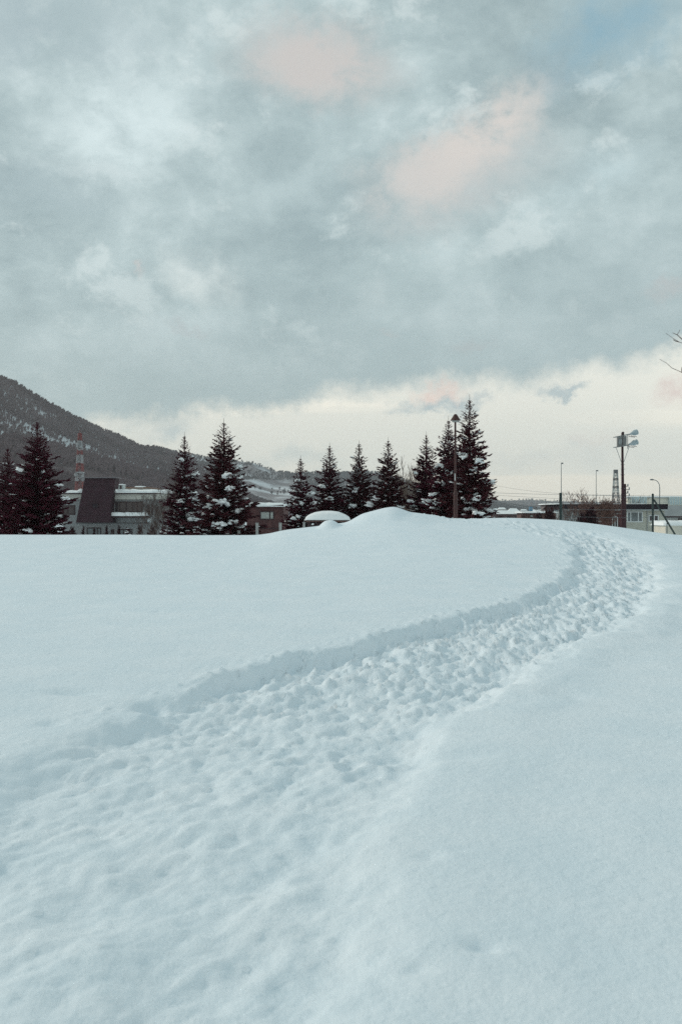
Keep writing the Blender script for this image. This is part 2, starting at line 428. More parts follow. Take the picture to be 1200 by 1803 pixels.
# low rim of pushed-up snow on the right bank, crumbs along both edges
Zp += (0.012+0.026*sstep(6, 11, py_))*np.exp(-((sr+0.42)/0.26)**2)*(0.8+0.9*fbm(px_, py_, 1.2, 3, 51))*sstep(31, 26, py_)
Zp += 0.012*np.exp(-((sl+0.07)/0.09)**2)*np.clip(0.5+2.2*fbm(px_, py_, 5.0, 3, 52), 0, 2)*sstep(5, 9, py_)
Zp += 0.03*np.clip(fbm(px_, py_, 7.0, 3, 53)-0.12, 0, 1)*np.exp(-(np.minimum(np.abs(sr), np.abs(sl))/0.30)**2)*3*sstep(5, 10, py_)
Z[msk] = Zp
# single dents and a notch
for (dx_, dy_, rx, ry, dd) in [(130, 1216, .22, .10, .05), (172, 1222, .12, .06, .025), (88, 1272, .08, .06, .03), (850, 1668, .07, .05, .035), (738, 1705, .05, .04, .02), (752, 1512, .06, .05, .02),
                               (810, 1500, .05, .03, .012), (275, 1077, .09, .06, .03), (980, 1225, .2, .12, .02), (1010, 1230, .1, .1, .02), (800, 1335, .25, .12, .035),
                               (1145, 1032, .3, .2, .03), (1160, 1062, .3, .2, .04), (1120, 1082, .3, .15, .03), (268, 1238, .13, .14, .10), (610, 1122, .03, .03, -.02)]:
    hx, hy = hit(dx_, dy_)
    Z -= dd*np.exp(-(((X-hx)/rx)**2+((Y-hy)/ry)**2))
nx, ny = len(ax), len(ay)
idx = np.arange(nx*ny).reshape(ny, nx)
quads = np.stack([idx[:-1, :-1].ravel(), idx[:-1, 1:].ravel(), idx[1:, 1:].ravel(), idx[1:, :-1].ravel()], 1)
snow = link('snow_ground', mesh_np(np.stack([X.ravel(), Y.ravel(), Z.ravel()], 1), quads, True), SNOW)
tag(snow, kind='structure')
def ground_z(x, y):
    i = int(np.clip(np.searchsorted(ax, x), 0, nx-1)); j = int(np.clip(np.searchsorted(ay, y), 0, ny-1)); return float(Z[j, i])

# ================================================================== HILLS
def hill_mat(name, snowy, dark, sc_, lo, hi):
    m = bpy.data.materials.new(name); m.use_nodes = True; t = NT(m.node_tree); b = t.n['Principled BSDF']
    co = t.new('ShaderNodeTexCoord').outputs['Object']
    st = t.new('ShaderNodeMapping', ins={0: co}); st.inputs['Scale'].default_value = (1, 1, 0.7)
    f = t.ramp(t.noise(st.outputs[0], sc_, 8, 0.62), lo, hi)
    t.put(b, 'Base Color', t.mix(f, dark, snowy)); b.inputs['Roughness'].default_value = 0.95; b.inputs['Specular IOR Level'].default_value = 0.05
    return m
def make_hill(name, prof, Yr, Yb, p0, p1, amp, m, n=260, k=90, gully=0.006, back=500, pw=1.15, seed=0):
    """ridge line given against the horizon seen from the park; Yr, Yb = distance of ridge and foot as functions of the pixel column"""
    P = np.array(prof); us = np.linspace(p0, p1, n); ts = np.concatenate([np.linspace(0, 1, k), np.linspace(1.05, 1.6, 8)])
    U, T = np.meshgrid(us, ts)
    ridge = np.interp(U, P[:, 0], P[:, 1]); yr = np.interp(U, *np.array(Yr).T); yb = np.interp(U, *np.array(Yb).T)
    zr = EYE-(ridge-CY)/F*yr
    s = np.clip(T, 0, 1); Yp = yb+(yr-yb)*s+np.clip(T-1, 0, 1)*back
    h = s**pw*(1-np.clip(T-1, 0, 1)**1.5*1.2)
    Xp = (U-CX)/F*(yb*0.35+yr*0.65+(Yp-yr)*0.8)
    Zp = LOW-6+(zr-LOW+6)*h
    env = np.sin(np.pi*np.clip(T, 0, 1))**0.8
    Zp = Zp+env*amp*(fbm(Xp, Yp*0.5, gully, 4, seed+60)*0.9)*0.8-env*amp*0.25
    Xp = (U-CX)/F*Yp if False else Xp
    kx = (U-CX)/F*yr; Xp = Xp+(kx-(U-CX)/F*(yr))*0
    # exact ridge position
    Xr = (U-CX)/F*yr; Xp = Xr*(s*0.35+0.65)+ (Xr*0.0)
    V = np.stack([Xp.ravel(), Yp.ravel(), Zp.ravel()], 1); nn, kk = len(us), len(ts)
    id_ = np.arange(nn*kk).reshape(kk, nn)
    Q = np.stack([id_[:-1, :-1].ravel(), id_[:-1, 1:].ravel(), id_[1:, 1:].ravel(), id_[1:, :-1].ravel()], 1)
    o = link(name, mesh_np(V, Q, True), m); tag(o, kind='structure')
    return Xp, Yp, Zp
def forest(name, G, count, hgt, wid, m, label, keep, seed=0, nb=5, tmax=1.02, group=None):
    """bare winter wood: every tree a fan of thin blades rising from one foot"""
    Xp, Yp, Zp = G; kk, nn = Xp.shape; r = np.random.default_rng(seed)
    ti = r.random(count*3)*(kk-9)*tmax; ui = r.random(count*3)*(nn-2)
    ti = np.clip(ti, 0, kk-2); i0 = ti.astype(int); j0 = ui.astype(int); a = ti-i0; b = ui-j0
    def S(A): return (A[i0, j0]*(1-a)*(1-b)+A[i0+1, j0]*a*(1-b)+A[i0, j0+1]*(1-a)*b+A[i0+1, j0+1]*a*b)
    x, y, z = S(Xp), S(Yp), S(Zp)
    m_ = keep(x, y, z, r.random(len(x))); x, y, z = x[m_][:count], y[m_][:count], z[m_][:count]; n = len(x)
    H = hgt*(0.65+0.7*r.random(n)); V = np.empty((n, nb, 3, 3))
    for k in range(nb):
        ang = r.random(n)*2*np.pi; lean = (0.08+0.92*k/nb)*wid/hgt*H*(.6+.6*r.random(n)); wd = H*(0.055+0.05*r.random(n))*(2.1 if k else 1.6)
        tx, ty = np.cos(ang)*lean, np.sin(ang)*lean; hh = H*(1-0.25*k/nb*r.random(n))
        z0 = z+H*0.12*k/nb
        V[:, k, 0] = np.stack([x-wd*0.12, y, z0-0.5], 1)
        V[:, k, 1] = np.stack([x+tx-wd, y+ty, z+hh*0.75], 1)
        V[:, k, 2] = np.stack([x+tx*1.2+wd*0.6, y+ty, z+hh], 1)
    o = link(name, mesh_np(V.reshape(-1, 3), np.arange(n*nb*3).reshape(-1, 3)), m)
    return tag(o, label, 'forest', kind='stuff')
M_wood = mat('bare_wood_far', (0.21, 0.165, 0.178), 0.95, (0.125, 0.092, 0.102), 0.006, spec=0.05)
M_wood2 = mat('bare_wood_farther', (0.085, 0.072, 0.080), 0.95, (0.13, 0.12, 0.13), 0.004, spec=0.05)
RID1 = [(-900, 250), (-300, 520), (0, 667), (27, 677), (67, 703), (107, 724), (160, 751), (213, 772), (245, 788), (277, 790), (293, 796), (312, 802), (345, 815), (400, 850), (450, 880), (520, 902), (640, 912)]
G1 = make_hill('mountain', RID1, [(-900, 1300), (0, 1500), (300, 1750), (640, 1500)], [(-900, 300), (0, 380), (300, 560), (640, 1100)], -500, 600, 34,
               hill_mat('mountain_ground', (0.54, 0.57, 0.60), (0.24, 0.21, 0.22), 0.014, 0.38, 0.56), seed=1, gully=0.010)
RID2 = [(150, 800), (240, 792), (277, 790), (315, 797), (355, 805), (426, 813), (445, 815), (468, 824), (490, 832), (520, 835), (560, 833), (597, 834), (655, 832), (700, 842), (760, 858), (830, 876), (900, 890), (1000, 905)]
G2 = make_hill('mountain', RID2, [(150, 2500), (1000, 2700)], [(150, 1400), (1000, 1500)], 150, 1000, 30,
               hill_mat('far_hill_ground', (0.66, 0.69, 0.72), (0.22, 0.20, 0.21), 0.006, 0.40, 0.58), seed=2, gully=0.004)
RID3 = [(500, 893), (700, 889), (860, 883), (900, 881), (935, 880), (970, 882.5), (1050, 884), (1120, 886), (1250, 884), (1800, 880), (2600, 870)]
G3 = make_hill('distant_hill', RID3, [(500, 4200), (2600, 4200)], [(500, 3300), (2600, 3300)], 500, 2600, 10,
               hill_mat('distant_ground', (0.26, 0.25, 0.27), (0.11, 0.09, 0.10), 0.004, 0.5, 0.75), seed=3, gully=0.003)
RID4 = [(-900, 740), (0, 775), (60, 785), (130, 800), (200, 822), (260, 840), (320, 856), (380, 874), (450, 894), (500, 902)]
G4 = make_hill('wooded_spur', RID4, [(-900, 700), (0, 760), (500, 900)], [(-900, 260), (0, 300), (500, 600)], -500, 500, 16,
               hill_mat('spur_ground', (0.45, 0.46, 0.48), (0.12, 0.09, 0.095), 0.02, 0.48, 0.68), seed=4, gully=0.02)
def patchy(f, cut, sd):
    return lambda x, y, z, r: (fbm(x, z*2.2+y*0.35, f, 4, sd)+0.35*(r-0.5)) > cut
def streak(x, z, y, f, sd): return fbm(x*0.35*f, (z+0.42*x+0.05*y)*2.1*f, 1.0, 4, sd)
def k1(x, y, z, r): return (streak(x, z, y, 0.009, 71)+0.35*(r-0.5)+0.25*(z < 40) > 0.04-0.10*sstep(-380, -700, x)+0.12*np.exp(-((x/y+0.315)/0.03)**2)) | (r < 0.36)
forest('bare_forest', G1, 60000, 6.5, 2.4, M_wood, 'bare brown winter forest covering the tall snowy slope at left', k1, 1, nb=4)
forest('bare_forest', G4, 16000, 6.5, 2.6, M_wood, 'darker leafless wood on the low spur behind the grey house', patchy(0.012, -0.12, 75), 4, nb=4)
def k2(x, y, z, r):
    clear = (x/y > (425-CX)/F) & (x/y < (540-CX)/F) & (z > EYE+2) & (z < EYE+(CY-846)/F*y)
    return ((fbm(x, z*2+y*.3, 0.004, 4, 72)+0.4*(r-0.5)) > -0.15) & (~clear | (r < 0.07))
forest('bare_forest', G2, 34000, 6, 3.0, M_wood2, 'grey-violet bare forest on the far ridge behind the spruces', k2, 2)
forest('bare_forest', G3, 14000, 7, 5, M_wood2, 'distant low line of woods on the horizon at right', lambda x, y, z, r: r < 2, 3, nb=3)
print('terrain done')

# ================================================================== TREES
M_needle = [mat('spruce_needles_a', (0.088, 0.013, 0.028), 0.85, (0.050, 0.009, 0.017), 2.5, spec=0.15),
            mat('spruce_needles_b', (0.085, 0.023, 0.028), 0.85, (0.052, 0.010, 0.017), 2.5, spec=0.15)]
M_bark = mat('spruce_bark', (0.05, 0.03, 0.03), 0.9, (0.08, 0.05, 0.045), 8, 0.01, 30)
ICO = None
def ico():
    global ICO
    if ICO is None:
        import bmesh
        bm = bmesh.new(); bmesh.ops.create_icosphere(bm, subdivisions=2, radius=1.0)
        ICO = (np.array([v.co[:] for v in bm.verts]), np.array([[v.index for v in f.verts] for f in bm.faces])); bm.free()
    return ICO
def spruce(px, top, Y, hw, seed, label, snow_amt=1.0, open_=1.0, big=(), lean=0.0, mat_i=0):
    r = np.random.default_rng(seed); x0 = (px-CX)/F*Y; gz = ground_z(x0, Y); H = at(px, top, Y).z-gz
    R = hw/F*Y*1.5; base = Vector((x0, Y, gz)); t = thing('spruce_tree', base, label, 'tree', 'spruces beyond the snowfield')
    tr = MB(); k = 7
    tr.tube([(x0+lean*H*(i/k)**2, Y, gz+H*0.985*i/k-(0.3 if i == 0 else 0)) for i in range(k+1)], [0.11*H/7*(1-i/k)**0.8+0.012 for i in range(k+1)], 8)
    tr.tube([(x0+lean*H, Y, gz+H*.97), (x0+lean*H, Y, gz+H*1.035)], [.016, .006], 4); tr.build('trunk', M_bark, t)
    V = []; NQ = 0; tips = []
    nl = int(H/0.125)
    for li in range(nl):
        f = (li+0.5+r.uniform(-.3, .3))/nl                                  # 0 base, 1 top
        if f < 0.03: continue
        g = 1-f
        env = R*(g**0.80)*r.uniform(.86, 1.08)*(0.90+0.16*math.sin(li*1.3+seed)*math.sin(li*.37+seed)) + 0.015
        nbr = int(6+6*g)
        a0 = r.random()*6.28
        for b in range(nbr):
            a = a0+2*math.pi*b/nbr+r.uniform(-.3, .3)
            L = env*r.uniform(0.62, 1.14)
            if r.random() < 0.07: L *= 0.5
            elev = 0.20+0.75*f**2+r.uniform(-.14, .14)                      # upper limbs rise
            droop = 0.30*g*(L/R)
            zb = f*H
            pts = []
            for s in np.linspace(0, 1, 6):
                rad = L*s; z = zb+L*(math.tan(elev*0.8)*s*0.75-droop*1.5*s*(1-s*0.55))
                pts.append((math.cos(a)*rad+lean*H*f*f, math.sin(a)*rad, z))
            pts = np.array(pts); 
            tips.append((pts, L, f, a))
            # side sprays
            ns = max(5, int(L/0.040)); ss = r.random(ns)**0.75
            ss = np.concatenate([ss, [1.0]]); n = len(ss)
            P = np.stack([np.interp(ss, np.linspace(0, 1, 6), pts[:, c]) for c in range(3)], 1)
            side = np.where(np.arange(n) % 2 == 0, 1, -1)*r.uniform(0.25, 0.95, n); side[-1] = 0
            ln = (0.10+0.30*L*(1-ss*0.6))*r.uniform(.6, 1.25, n)*open_; ln = np.clip(ln, 0.05, 0.42)*min(1, .35+3*g); ln[-1] = min(0.2, 0.05+0.15*L)
            dirx = np.cos(a+side); diry = np.sin(a+side); dz = r.uniform(-0.42, 0.28, n)+0.35*f; dz[-1] = 0.35*f+.1
            Q = P+np.stack([dirx*ln, diry*ln, dz*ln], 1)
            wd = ln*0.17+0.012
            up = r.uniform(-1, 1, n)                                        # blade twist
            wx, wy, wz = -diry*wd*np.cos(up), dirx*wd*np.cos(up), wd*np.sin(up)
            Wv = np.stack([wx, wy, wz], 1); M_ = P*0.5+Q*0.5
            V.append(np.stack([P, M_+Wv, Q, M_-Wv], 1))
            # hanging twiglets give the limb thickness
            n2 = max(3, ns//2); s2 = r.random(n2); P2 = np.stack([np.interp(s2, np.linspace(0, 1, 6), pts[:, c]) for c in range(3)], 1)
            l2 = r.uniform(.05, .15, n2)*min(1, .3+3*g); Q2 = P2+np.stack([r.uniform(-.06, .06, n2), r.uniform(-.06, .06, n2), np.where(r.random(n2) < .7, -l2, l2*.7)], 1)
            W2 = np.stack([-math.sin(a)*0.025+np.zeros(n2)+math.cos(a)*.02, math.cos(a)*0.025+np.zeros(n2), np.zeros(n2)], 1)
            V.append(np.stack([P2-W2, (P2+Q2)/2+W2, Q2, (P2+Q2)/2-W2], 1))
    # leader
    for q in range(14):
        zt = H*(1-0.05*q/14*1.2); a = r.random()*6.28; ln = .05+.012*q
        p = np.array([[lean*H, 0, zt-0.05]]); d = np.array([[math.cos(a)*ln*.6, math.sin(a)*ln*.6, ln]])
        wv = np.array([[-math.sin(a)*.018, math.cos(a)*.018, 0]]); V.append(np.stack([p, p+d*.5+wv, p+d, p+d*.5-wv], 1))
    V = np.concatenate(V); V[..., 0] += x0; V[..., 1] += Y; V[..., 2] += gz
    crown = link('crown', mesh_np(V.reshape(-1, 3), np.arange(V.shape[0]*4).reshape(-1, 4)), M_needle[mat_i], t)
    # snow lying on the limbs
    iv, ff = ico(); SV = []; SF = []; off = 0
    def pad(c, d, la, wa, ha):
        nonlocal off
        d = d/np.linalg.norm(d); s = np.cross(d, [0, 0, 1.0]); s /= np.linalg.norm(s); u = np.cross(s, d)
        ns_ = 1+0.75*perlin(iv[:, 0]*1.5+off*.37, iv[:, 1]*1.5+iv[:, 2], seed)+0.30*r.random(len(iv))
        vv = iv*ns_[:, None]; zq = np.where(vv[:, 2] < 0, vv[:, 2]*0.35, vv[:, 2])
        SV.append(c+np.array([x0, Y, gz])+np.outer(vv[:, 0]*la, d)+np.outer(vv[:, 1]*wa, s)+np.outer(zq*ha, u)); SF.append(ff+off); off += len(iv)
    for (pts, L, f, a) in tips:
        pr = snow_amt*(0.12+0.75*(1-f)**1.3)
        if L > 0.35 and r.random() < pr:
            s = r.uniform(.42, .9); c = np.array([np.interp(s, np.linspace(0, 1, 6), pts[:, c]) for c in range(3)])
            d = pts[min(5, int(s*5)+1)]-pts[max(0, int(s*5)-1)]
            sz = r.uniform(.45, 1.25)*(0.55+0.6*(1-f))
            pad(c+np.array([0, 0, .04]), d, 0.17*sz, 0.085*sz, 0.055*sz)
            if r.random() < 0.45: pad(c+d*0.25+np.array([r.uniform(-.08, .08), r.uniform(-.08, .08), .04]), d, 0.11*sz, 0.07*sz, .05*sz)
    # the large loads the photograph shows on this tree
    front = [tp for tp in tips if math.sin(tp[3]) < 0.1 and tp[1] > 0.3]
    for (bx, by, bs) in big:
        tx, tz = (bx-px)/F*Y, at(bx, by, Y).z-gz
        best = min(front, key=lambda tp: min((p[0]-tx)**2+(p[2]-tz)**2*1.5 for p in tp[0][2:])-0.05*tp[1])
        j = min(range(2, 6), key=lambda q: (best[0][q][0]-tx)**2+(best[0][q][2]-tz)**2); c = best[0][j]+np.array([0, -.04, .06]); d = best[0][j]-best[0][j-2]
        for q in range(9):
            e = r.uniform(.7, 1.5)*bs; pad(c+np.array([r.uniform(-.24, .24), r.uniform(-.18, .05), r.uniform(-.10, .10)])*bs, d+r.uniform(-.2, .2, 3), .13*e, .085*e, .065*e)
    if SV:
        so = link('snow_load', mesh_np(np.concatenate(SV), np.concatenate(SF), True), SNOWP, t); tag(so, kind='stuff')
    return t
spruce(14, 790, 63, 36, 31, 'narrow dark spruce cut off at the left edge, beside a much bigger spruce', 0.5)
spruce(66, 743, 56, 56, 32, 'broad dark spruce left of the grey house with a round snow ball on its side', 0.55, big=[(38, 829, 0.75), (62, 936, .9), (108, 858, .7), (122, 880, .7), (84, 864, .6), (112, 912, .5)])
spruce(325, 768, 59, 37, 33, 'slender spruce with a bare spiky leader beside the leafless tree and the grey house', 0.9, big=[(318, 886, 1.1), (341, 880, 1.0), (332, 908, 1.1), (344, 917, 1.0), (318, 812, .6), (344, 835, .7), (328, 865, .7)])
spruce(394, 745, 53, 58, 34, 'tall wide spruce laden with snow beside the brown brick house', 1.0, big=[(378, 877, 1.2), (392, 883, 1.2), (378, 896, 1.1), (400, 914, 1.0), (392, 926, 1.3), (412, 920, 1.0), (425, 930, 1.0), (412, 865, .9), (402, 840, .9), (426, 826, .8), (424, 846, .8), (422, 902, 1.0), (370, 857, .8), (365, 905, .7)], mat_i=1)
spruce(529, 808, 60, 34, 35, 'short spruce at the right corner of the brown brick house', 0.9, big=[(546, 872, .9), (528, 888, .9), (521, 912, .9), (525, 848, .6)])
spruce(580, 786, 61, 38, 36, 'spruce rising straight behind the snow-capped shelter', 0.7, big=[(567, 862, .9), (584, 881, .8)])
spruce(632, 782, 61, 38, 37, 'spruce between the shelter and the snow mound, third of the four slim ones', 0.7, big=[(636, 866, .9), (618, 895, .9), (625, 866, .5)], mat_i=1)
spruce(683, 777, 59, 42, 38, 'spruce behind the top of the snow mound, left of a pale bare tree', 0.6, big=[(656, 890, 1.1), (685, 877, .5), (704, 893, .8)], mat_i=1)
spruce(750, 767, 59, 42, 39, 'dark spruce right of the pale bare tree and left of the brown park lamp', 0.6, big=[(731, 893, .8), (728, 836, .5), (763, 835, .5), (720, 880, .6)])
spruce(789, 741, 53, 50, 40, 'spruce standing directly behind the brown park lamp, lowest limbs heavy with snow', 0.9, big=[(772, 822, .8), (790, 838, .8), (778, 855, .8), (775, 880, 1.2), (761, 895, 1.4), (752, 885, 1.0), (755, 870, .7), (778, 902, .7), (810, 863, 1.1)])
spruce(826, 704, 50, 53, 41, 'tallest spruce, right of the brown park lamp, its long limbs reaching to the right', 0.8, big=[(812, 798, .8), (813, 808, .8), (840, 816, .8), (832, 832, .7), (825, 881, 1.2), (837, 883, 1.0), (823, 900, 1.2), (838, 907, .9), (855, 854, .9), (835, 872, .6), (860, 900, .7)], mat_i=1)
print('spruces done')

M_twig = mat('bare_twigs', (0.085, 0.058, 0.055), 0.9, (0.12, 0.085, 0.075), 3)
M_twigp = mat('pale_twigs', (0.17, 0.125, 0.11), 0.9, (0.22, 0.17, 0.14), 3)
M_twigr = mat('reddish_twigs', (0.20, 0.11, 0.085), 0.9, (0.10, 0.055, 0.05), 3)
def grow(mb_t, mb_b, p, d, L, r0, lev, rr, spread, up, nseg=4, kids=(3, 4), minr=0.006):
    pts = [p]; rad = [r0]; q = Vector(p); dd = Vector(d).normalized()
    for i in range(nseg):
        dd = (dd+Vector((rr.uniform(-1, 1), rr.uniform(-1, 1), rr.uniform(-1, 1)))*0.13+Vector((0, 0, up*0.08))).normalized()
        q = q+dd*L/nseg; pts.append(q.copy()); rad.append(max(minr*0.7, r0*(1-0.6*(i+1)/nseg)))
    (mb_t if mb_t is not None else mb_b).tube(pts, rad, 6 if mb_t is not None else (4 if r0 > .03 else 3), cap=mb_t is not None)
    if lev == 0: return
    for k in range(rr.randint(*kids)):
        i = rr.randint(1 if mb_t is None else nseg//2, nseg); b = pts[i]; a = rr.uniform(0, 6.28)
        ax_ = Vector((math.cos(a), math.sin(a), 0)); nd = (dd*(1-spread)+ax_*spread+Vector((0, 0, up*0.3))).normalized()
        grow(None, mb_b, b, nd, L*rr.uniform(.55, .8), max(minr, rad[i]*0.62), lev-1, rr, spread, up, max(2, nseg-1), kids, minr)
def bare_tree(px, top, Y, spread, label, seed, m, lev=4, r0=0.08, base_n=1, group=None, minr=0.007, trunkf=0.32, lean=0, kids=(3, 4), name='bare_tree', cat='bare tree'):
    rr = random.Random(seed); x0 = (px-CX)/F*Y; gz = ground_z(x0, Y); H = at(px, top, Y).z-gz
    t = thing(name, (x0, Y, gz), label, cat, group); T = MB(); B = MB()
    for b in range(base_n):
        a = rr.uniform(0, 6.28); off = Vector((math.cos(a), math.sin(a), 0))*(0.28 if base_n > 1 else 0)
        grow(T, B, Vector((x0, Y, gz-0.15))+off*0.5, Vector((off.x*2+lean, off.y*2, 1.0)), H*trunkf, r0, lev, rr, spread, 1.0, kids=kids, minr=minr)
    vz = max(v[2] for v in B.v); s = (H)/(vz-gz)
    for mb in (T, B): mb.v = [((v[0]-x0)*s+x0, (v[1]-Y)*s+Y, (v[2]-gz)*s+gz) for v in mb.v]
    T.build('trunk', m, t); B.build('branches', m, t)
    return t
bare_tree(304, 815, 76, 0.40, 'leafless many-stemmed tree fanning out between the grey house and the slender spruce', 51, M_twig, 5, 0.07, 5, minr=0.009, trunkf=.40, lean=-.25)
bare_tree(281, 868, 78, 0.5, 'small leafless bush-like tree against the right end of the grey house', 52, M_twig, 4, 0.04, 4, minr=0.009, trunkf=.42, lean=-.3)
bare_tree(718, 800, 66, 0.36, 'pale leafless tree in the gap between two spruces behind the mound', 53, M_twigp, 5, 0.06, 3, minr=0.010, trunkf=.34)
bare_tree(1003, 868, 88, 0.55, 'low spreading bare tree just right of the thick green fence post', 54, M_twig, 4, 0.06, 3, kids=(2, 4), minr=0.010, trunkf=.36)
bare_tree(1056, 856, 86, 0.50, 'reddish bare tree in front of the brick end of the long-roofed house', 55, M_twigr, 5, 0.055, 4, kids=(3, 4), minr=0.013, trunkf=.36)
bare_tree(981, 866, 96, 0.35, 'slim pinkish bare bush left of the thick green fence post', 56, M_twigr, 3, 0.02, 5, minr=0.008, trunkf=.4)
bare_tree(1102, 862, 130, 0.5, 'thin bare tree showing above the roof just right of the floodlight pole', 58, M_twig, 4, 0.04, 3, minr=0.009, trunkf=.36)

# tree outside the right edge whose boughs reach into the picture
def side_tree():
    Y = 11.0; x0 = at(1390, 900, Y).x; gz = ground_z(x0, Y)
    t = thing('bare_tree', (x0, Y, gz), 'thin bare branches of a tree reaching in at the right edge above the cloud line', 'bare tree')
    T = MB(); T.tube([(x0, Y, gz-.2), (x0-.05, Y, gz+1.5), (x0-.02, Y+.05, gz+3.2), (x0+.05, Y, gz+5)], [.10, .08, .055, .02], 10); T.build('trunk', M_twig, t, smooth=True)
    B = MB(); rr = random.Random(9)
    def br(pl, r0, r1):
        P = [at(a, b, Y+dy) for a, b, dy in pl]; n = len(P); B.tube(P, [r0+(r1-r0)*i/(n-1) for i in range(n)], 6)
    br([(1388, 790, 0), (1330, 740, .1), (1270, 690, 0), (1225, 664, 0), (1200, 656, 0), (1182, 648, 0), (1172, 639, 0), (1160, 632.5, 0)], .006, .0018)
    br([(1200, 656, 0), (1199, 651, 0), (1199.5, 646, 0)], .006, .003)
    br([(1389, 720, 0), (1330, 655, 0), (1260, 618, 0), (1215, 607, 0), (1196, 603, 0), (1184, 596, 0), (1171, 586.5, 0)], .006, .0018)
    br([(1194, 602, 0), (1188, 600.5, 0), (1184.5, 598, 0)], .006, .003)
    br([(1215, 607, 0), (1203, 600, 0), (1196, 594, 0), (1191, 589.5, 0), (1183, 586, 0)], .007, .003)
    br([(1191, 589.5, 0), (1194, 585, 0), (1196, 580.5, 0)], .004, .0025)
    for k in range(9):
        a = rr.uniform(-1.2, 4.3); p = Vector((x0, Y, gz+rr.uniform(2.2, 4.9))); q = p+Vector((abs(math.cos(a))*1.4, math.sin(a)*1.4, rr.uniform(.6, 1.5)))
        grow(None, B, p, q-p, 1.3, .03, 3, rr, .4, 1.0)
    B.build('branches', M_twig, t)
side_tree()

def bush(px, top, Y, hw, label, seed, m, n=900, name='bush', cat='bush', snowy=0.0, group=None, conical=False):
    r = np.random.default_rng(seed); x0 = (px-CX)/F*Y; gz = ground_z(x0, Y); H = at(px, top, Y).z-gz; R = hw/F*Y
    t = thing(name, (x0, Y, gz), label, cat, group)
    a = r.random(n)*6.28; rad = r.random(n)**0.55; u = r.random(n)
    prof = (1-u)**0.9 if conical else np.sqrt(np.clip(1-(u*0.97)**2.6, 0, 1))*(0.85+0.15*np.sin(a*3+seed))
    P = np.stack([np.cos(a)*rad*prof*R, np.sin(a)*rad*prof*R*0.9, u*H*(0.9+0.16*perlin(np.cos(a)*2+3, np.sin(a)*2+rad*2, seed))], 1)
    d = P-np.array([0, 0, H*0.15]); d /= np.linalg.norm(d, axis=1)[:, None]; d += r.normal(0, .45, (n, 3)); ln = r.uniform(.10, .24, n)[:, None]*(H/2.2)**0.5
    Q = P+d*ln; s = r.normal(0, 1, (n, 3)); s = np.cross(d, s); s /= np.linalg.norm(s, axis=1)[:, None]; s *= 0.035*(H/2.2)**0.5
    V = np.stack([P, (P+Q)/2+s, Q, (P+Q)/2-s], 1)+np.array([x0, Y, gz])
    link('foliage', mesh_np(V.reshape(-1, 3), np.arange(n*4).reshape(-1, 4)), m, t)
    S = MB(); rr = random.Random(seed)
    for k in range(5):
        aa = rr.uniform(0, 6.28); S.tube([(x0+.05*math.cos(aa), Y+.05*math.sin(aa), gz-.1), (x0+R*.5*math.cos(aa), Y+R*.5*math.sin(aa), gz+H*.55)], [.03, .012], 5)
    S.build('stem', M_bark, t)
    if snowy:
        iv, ff = ico(); SV = []; SF = []; k = int(12*snowy)
        for q in range(k):
            c = P[r.integers(n)]*1.0; c = c+np.array([0, -R*.25, H*.06]); sz = r.uniform(.5, 1.2)*R*.22
            SV.append(iv*np.array([sz*1.4, sz, sz*.5])*(1+.2*r.random((len(iv), 1)))+c+np.array([x0, Y, gz])); SF.append(ff+q*len(iv))
        tag(link('snow_load', mesh_np(np.concatenate(SV), np.concatenate(SF), True), SNOWP, t), kind='stuff')
    return t
M_dark = mat('dark_hedge', (0.060, 0.022, 0.026), 0.85, (0.030, 0.014, 0.017), 2.0, spec=0.1)
M_brown = mat('brown_hedge', (0.11, 0.065, 0.06), 0.85, (0.06, 0.035, 0.035), 2.0, spec=0.1)
bush(1038, 895, 80, 18, 'large dark red bush left of the brick end of the long-roofed house', 61, M_dark, 2600)
bush(1023, 905, 82, 12, 'dark bush half behind the large dark red bush', 62, M_dark, 1400)
bush(968, 897, 95, 13, 'rounded dark red bush left of the thick green fence post', 63, M_dark, 1600)
bush(948, 903, 95, 12, 'low dark red bush in front of the brown shed with snow on its roof', 64, M_dark, 1400)
bush(961, 891, 97, 5, 'small pointed conifer poking above the dark red bushes', 65, M_dark, 500, name='small_conifer', cat='conifer', conical=True)
bush(921, 905, 94, 8, 'scrubby bush at the left end of the brown shed', 66, M_brown, 700)
bush(247, 924, 88, 7, 'rusty low bush under the snowy ledge of the grey house', 67, M_brown, 500, snowy=.3)
bush(268, 928, 84, 10, 'dark low bush at the foot of the bare tree', 68, M_dark, 800, snowy=.4)
bush(289, 920, 82, 8, 'dark bush dusted with snow beside the stems of the bare tree', 69, M_dark, 700, snowy=.9)
bush(226, 931, 86, 8, 'low snow-capped bush below the lower right window of the grey house', 70, M_dark, 500, snowy=1.0)
bush(147, 928, 87, 5, 'small pointed shrub left of the lower left window of the grey house', 71, M_dark, 400, conical=True)
bush(166, 929, 87, 4, 'small pointed shrub in front of the lower left window of the grey house', 72, M_dark, 350, conical=True)
bush(188, 927, 87, 5, 'small pointed shrub between the lower windows of the grey house', 73, M_dark, 350, conical=True)
bush(128, 930, 86, 8, 'dark low bush between the big left spruce and the grey house', 74, M_dark, 600)
bush(210, 927, 87, 4, 'small pointed shrub right of the narrow dark door of the grey house', 75, M_dark, 350, conical=True)

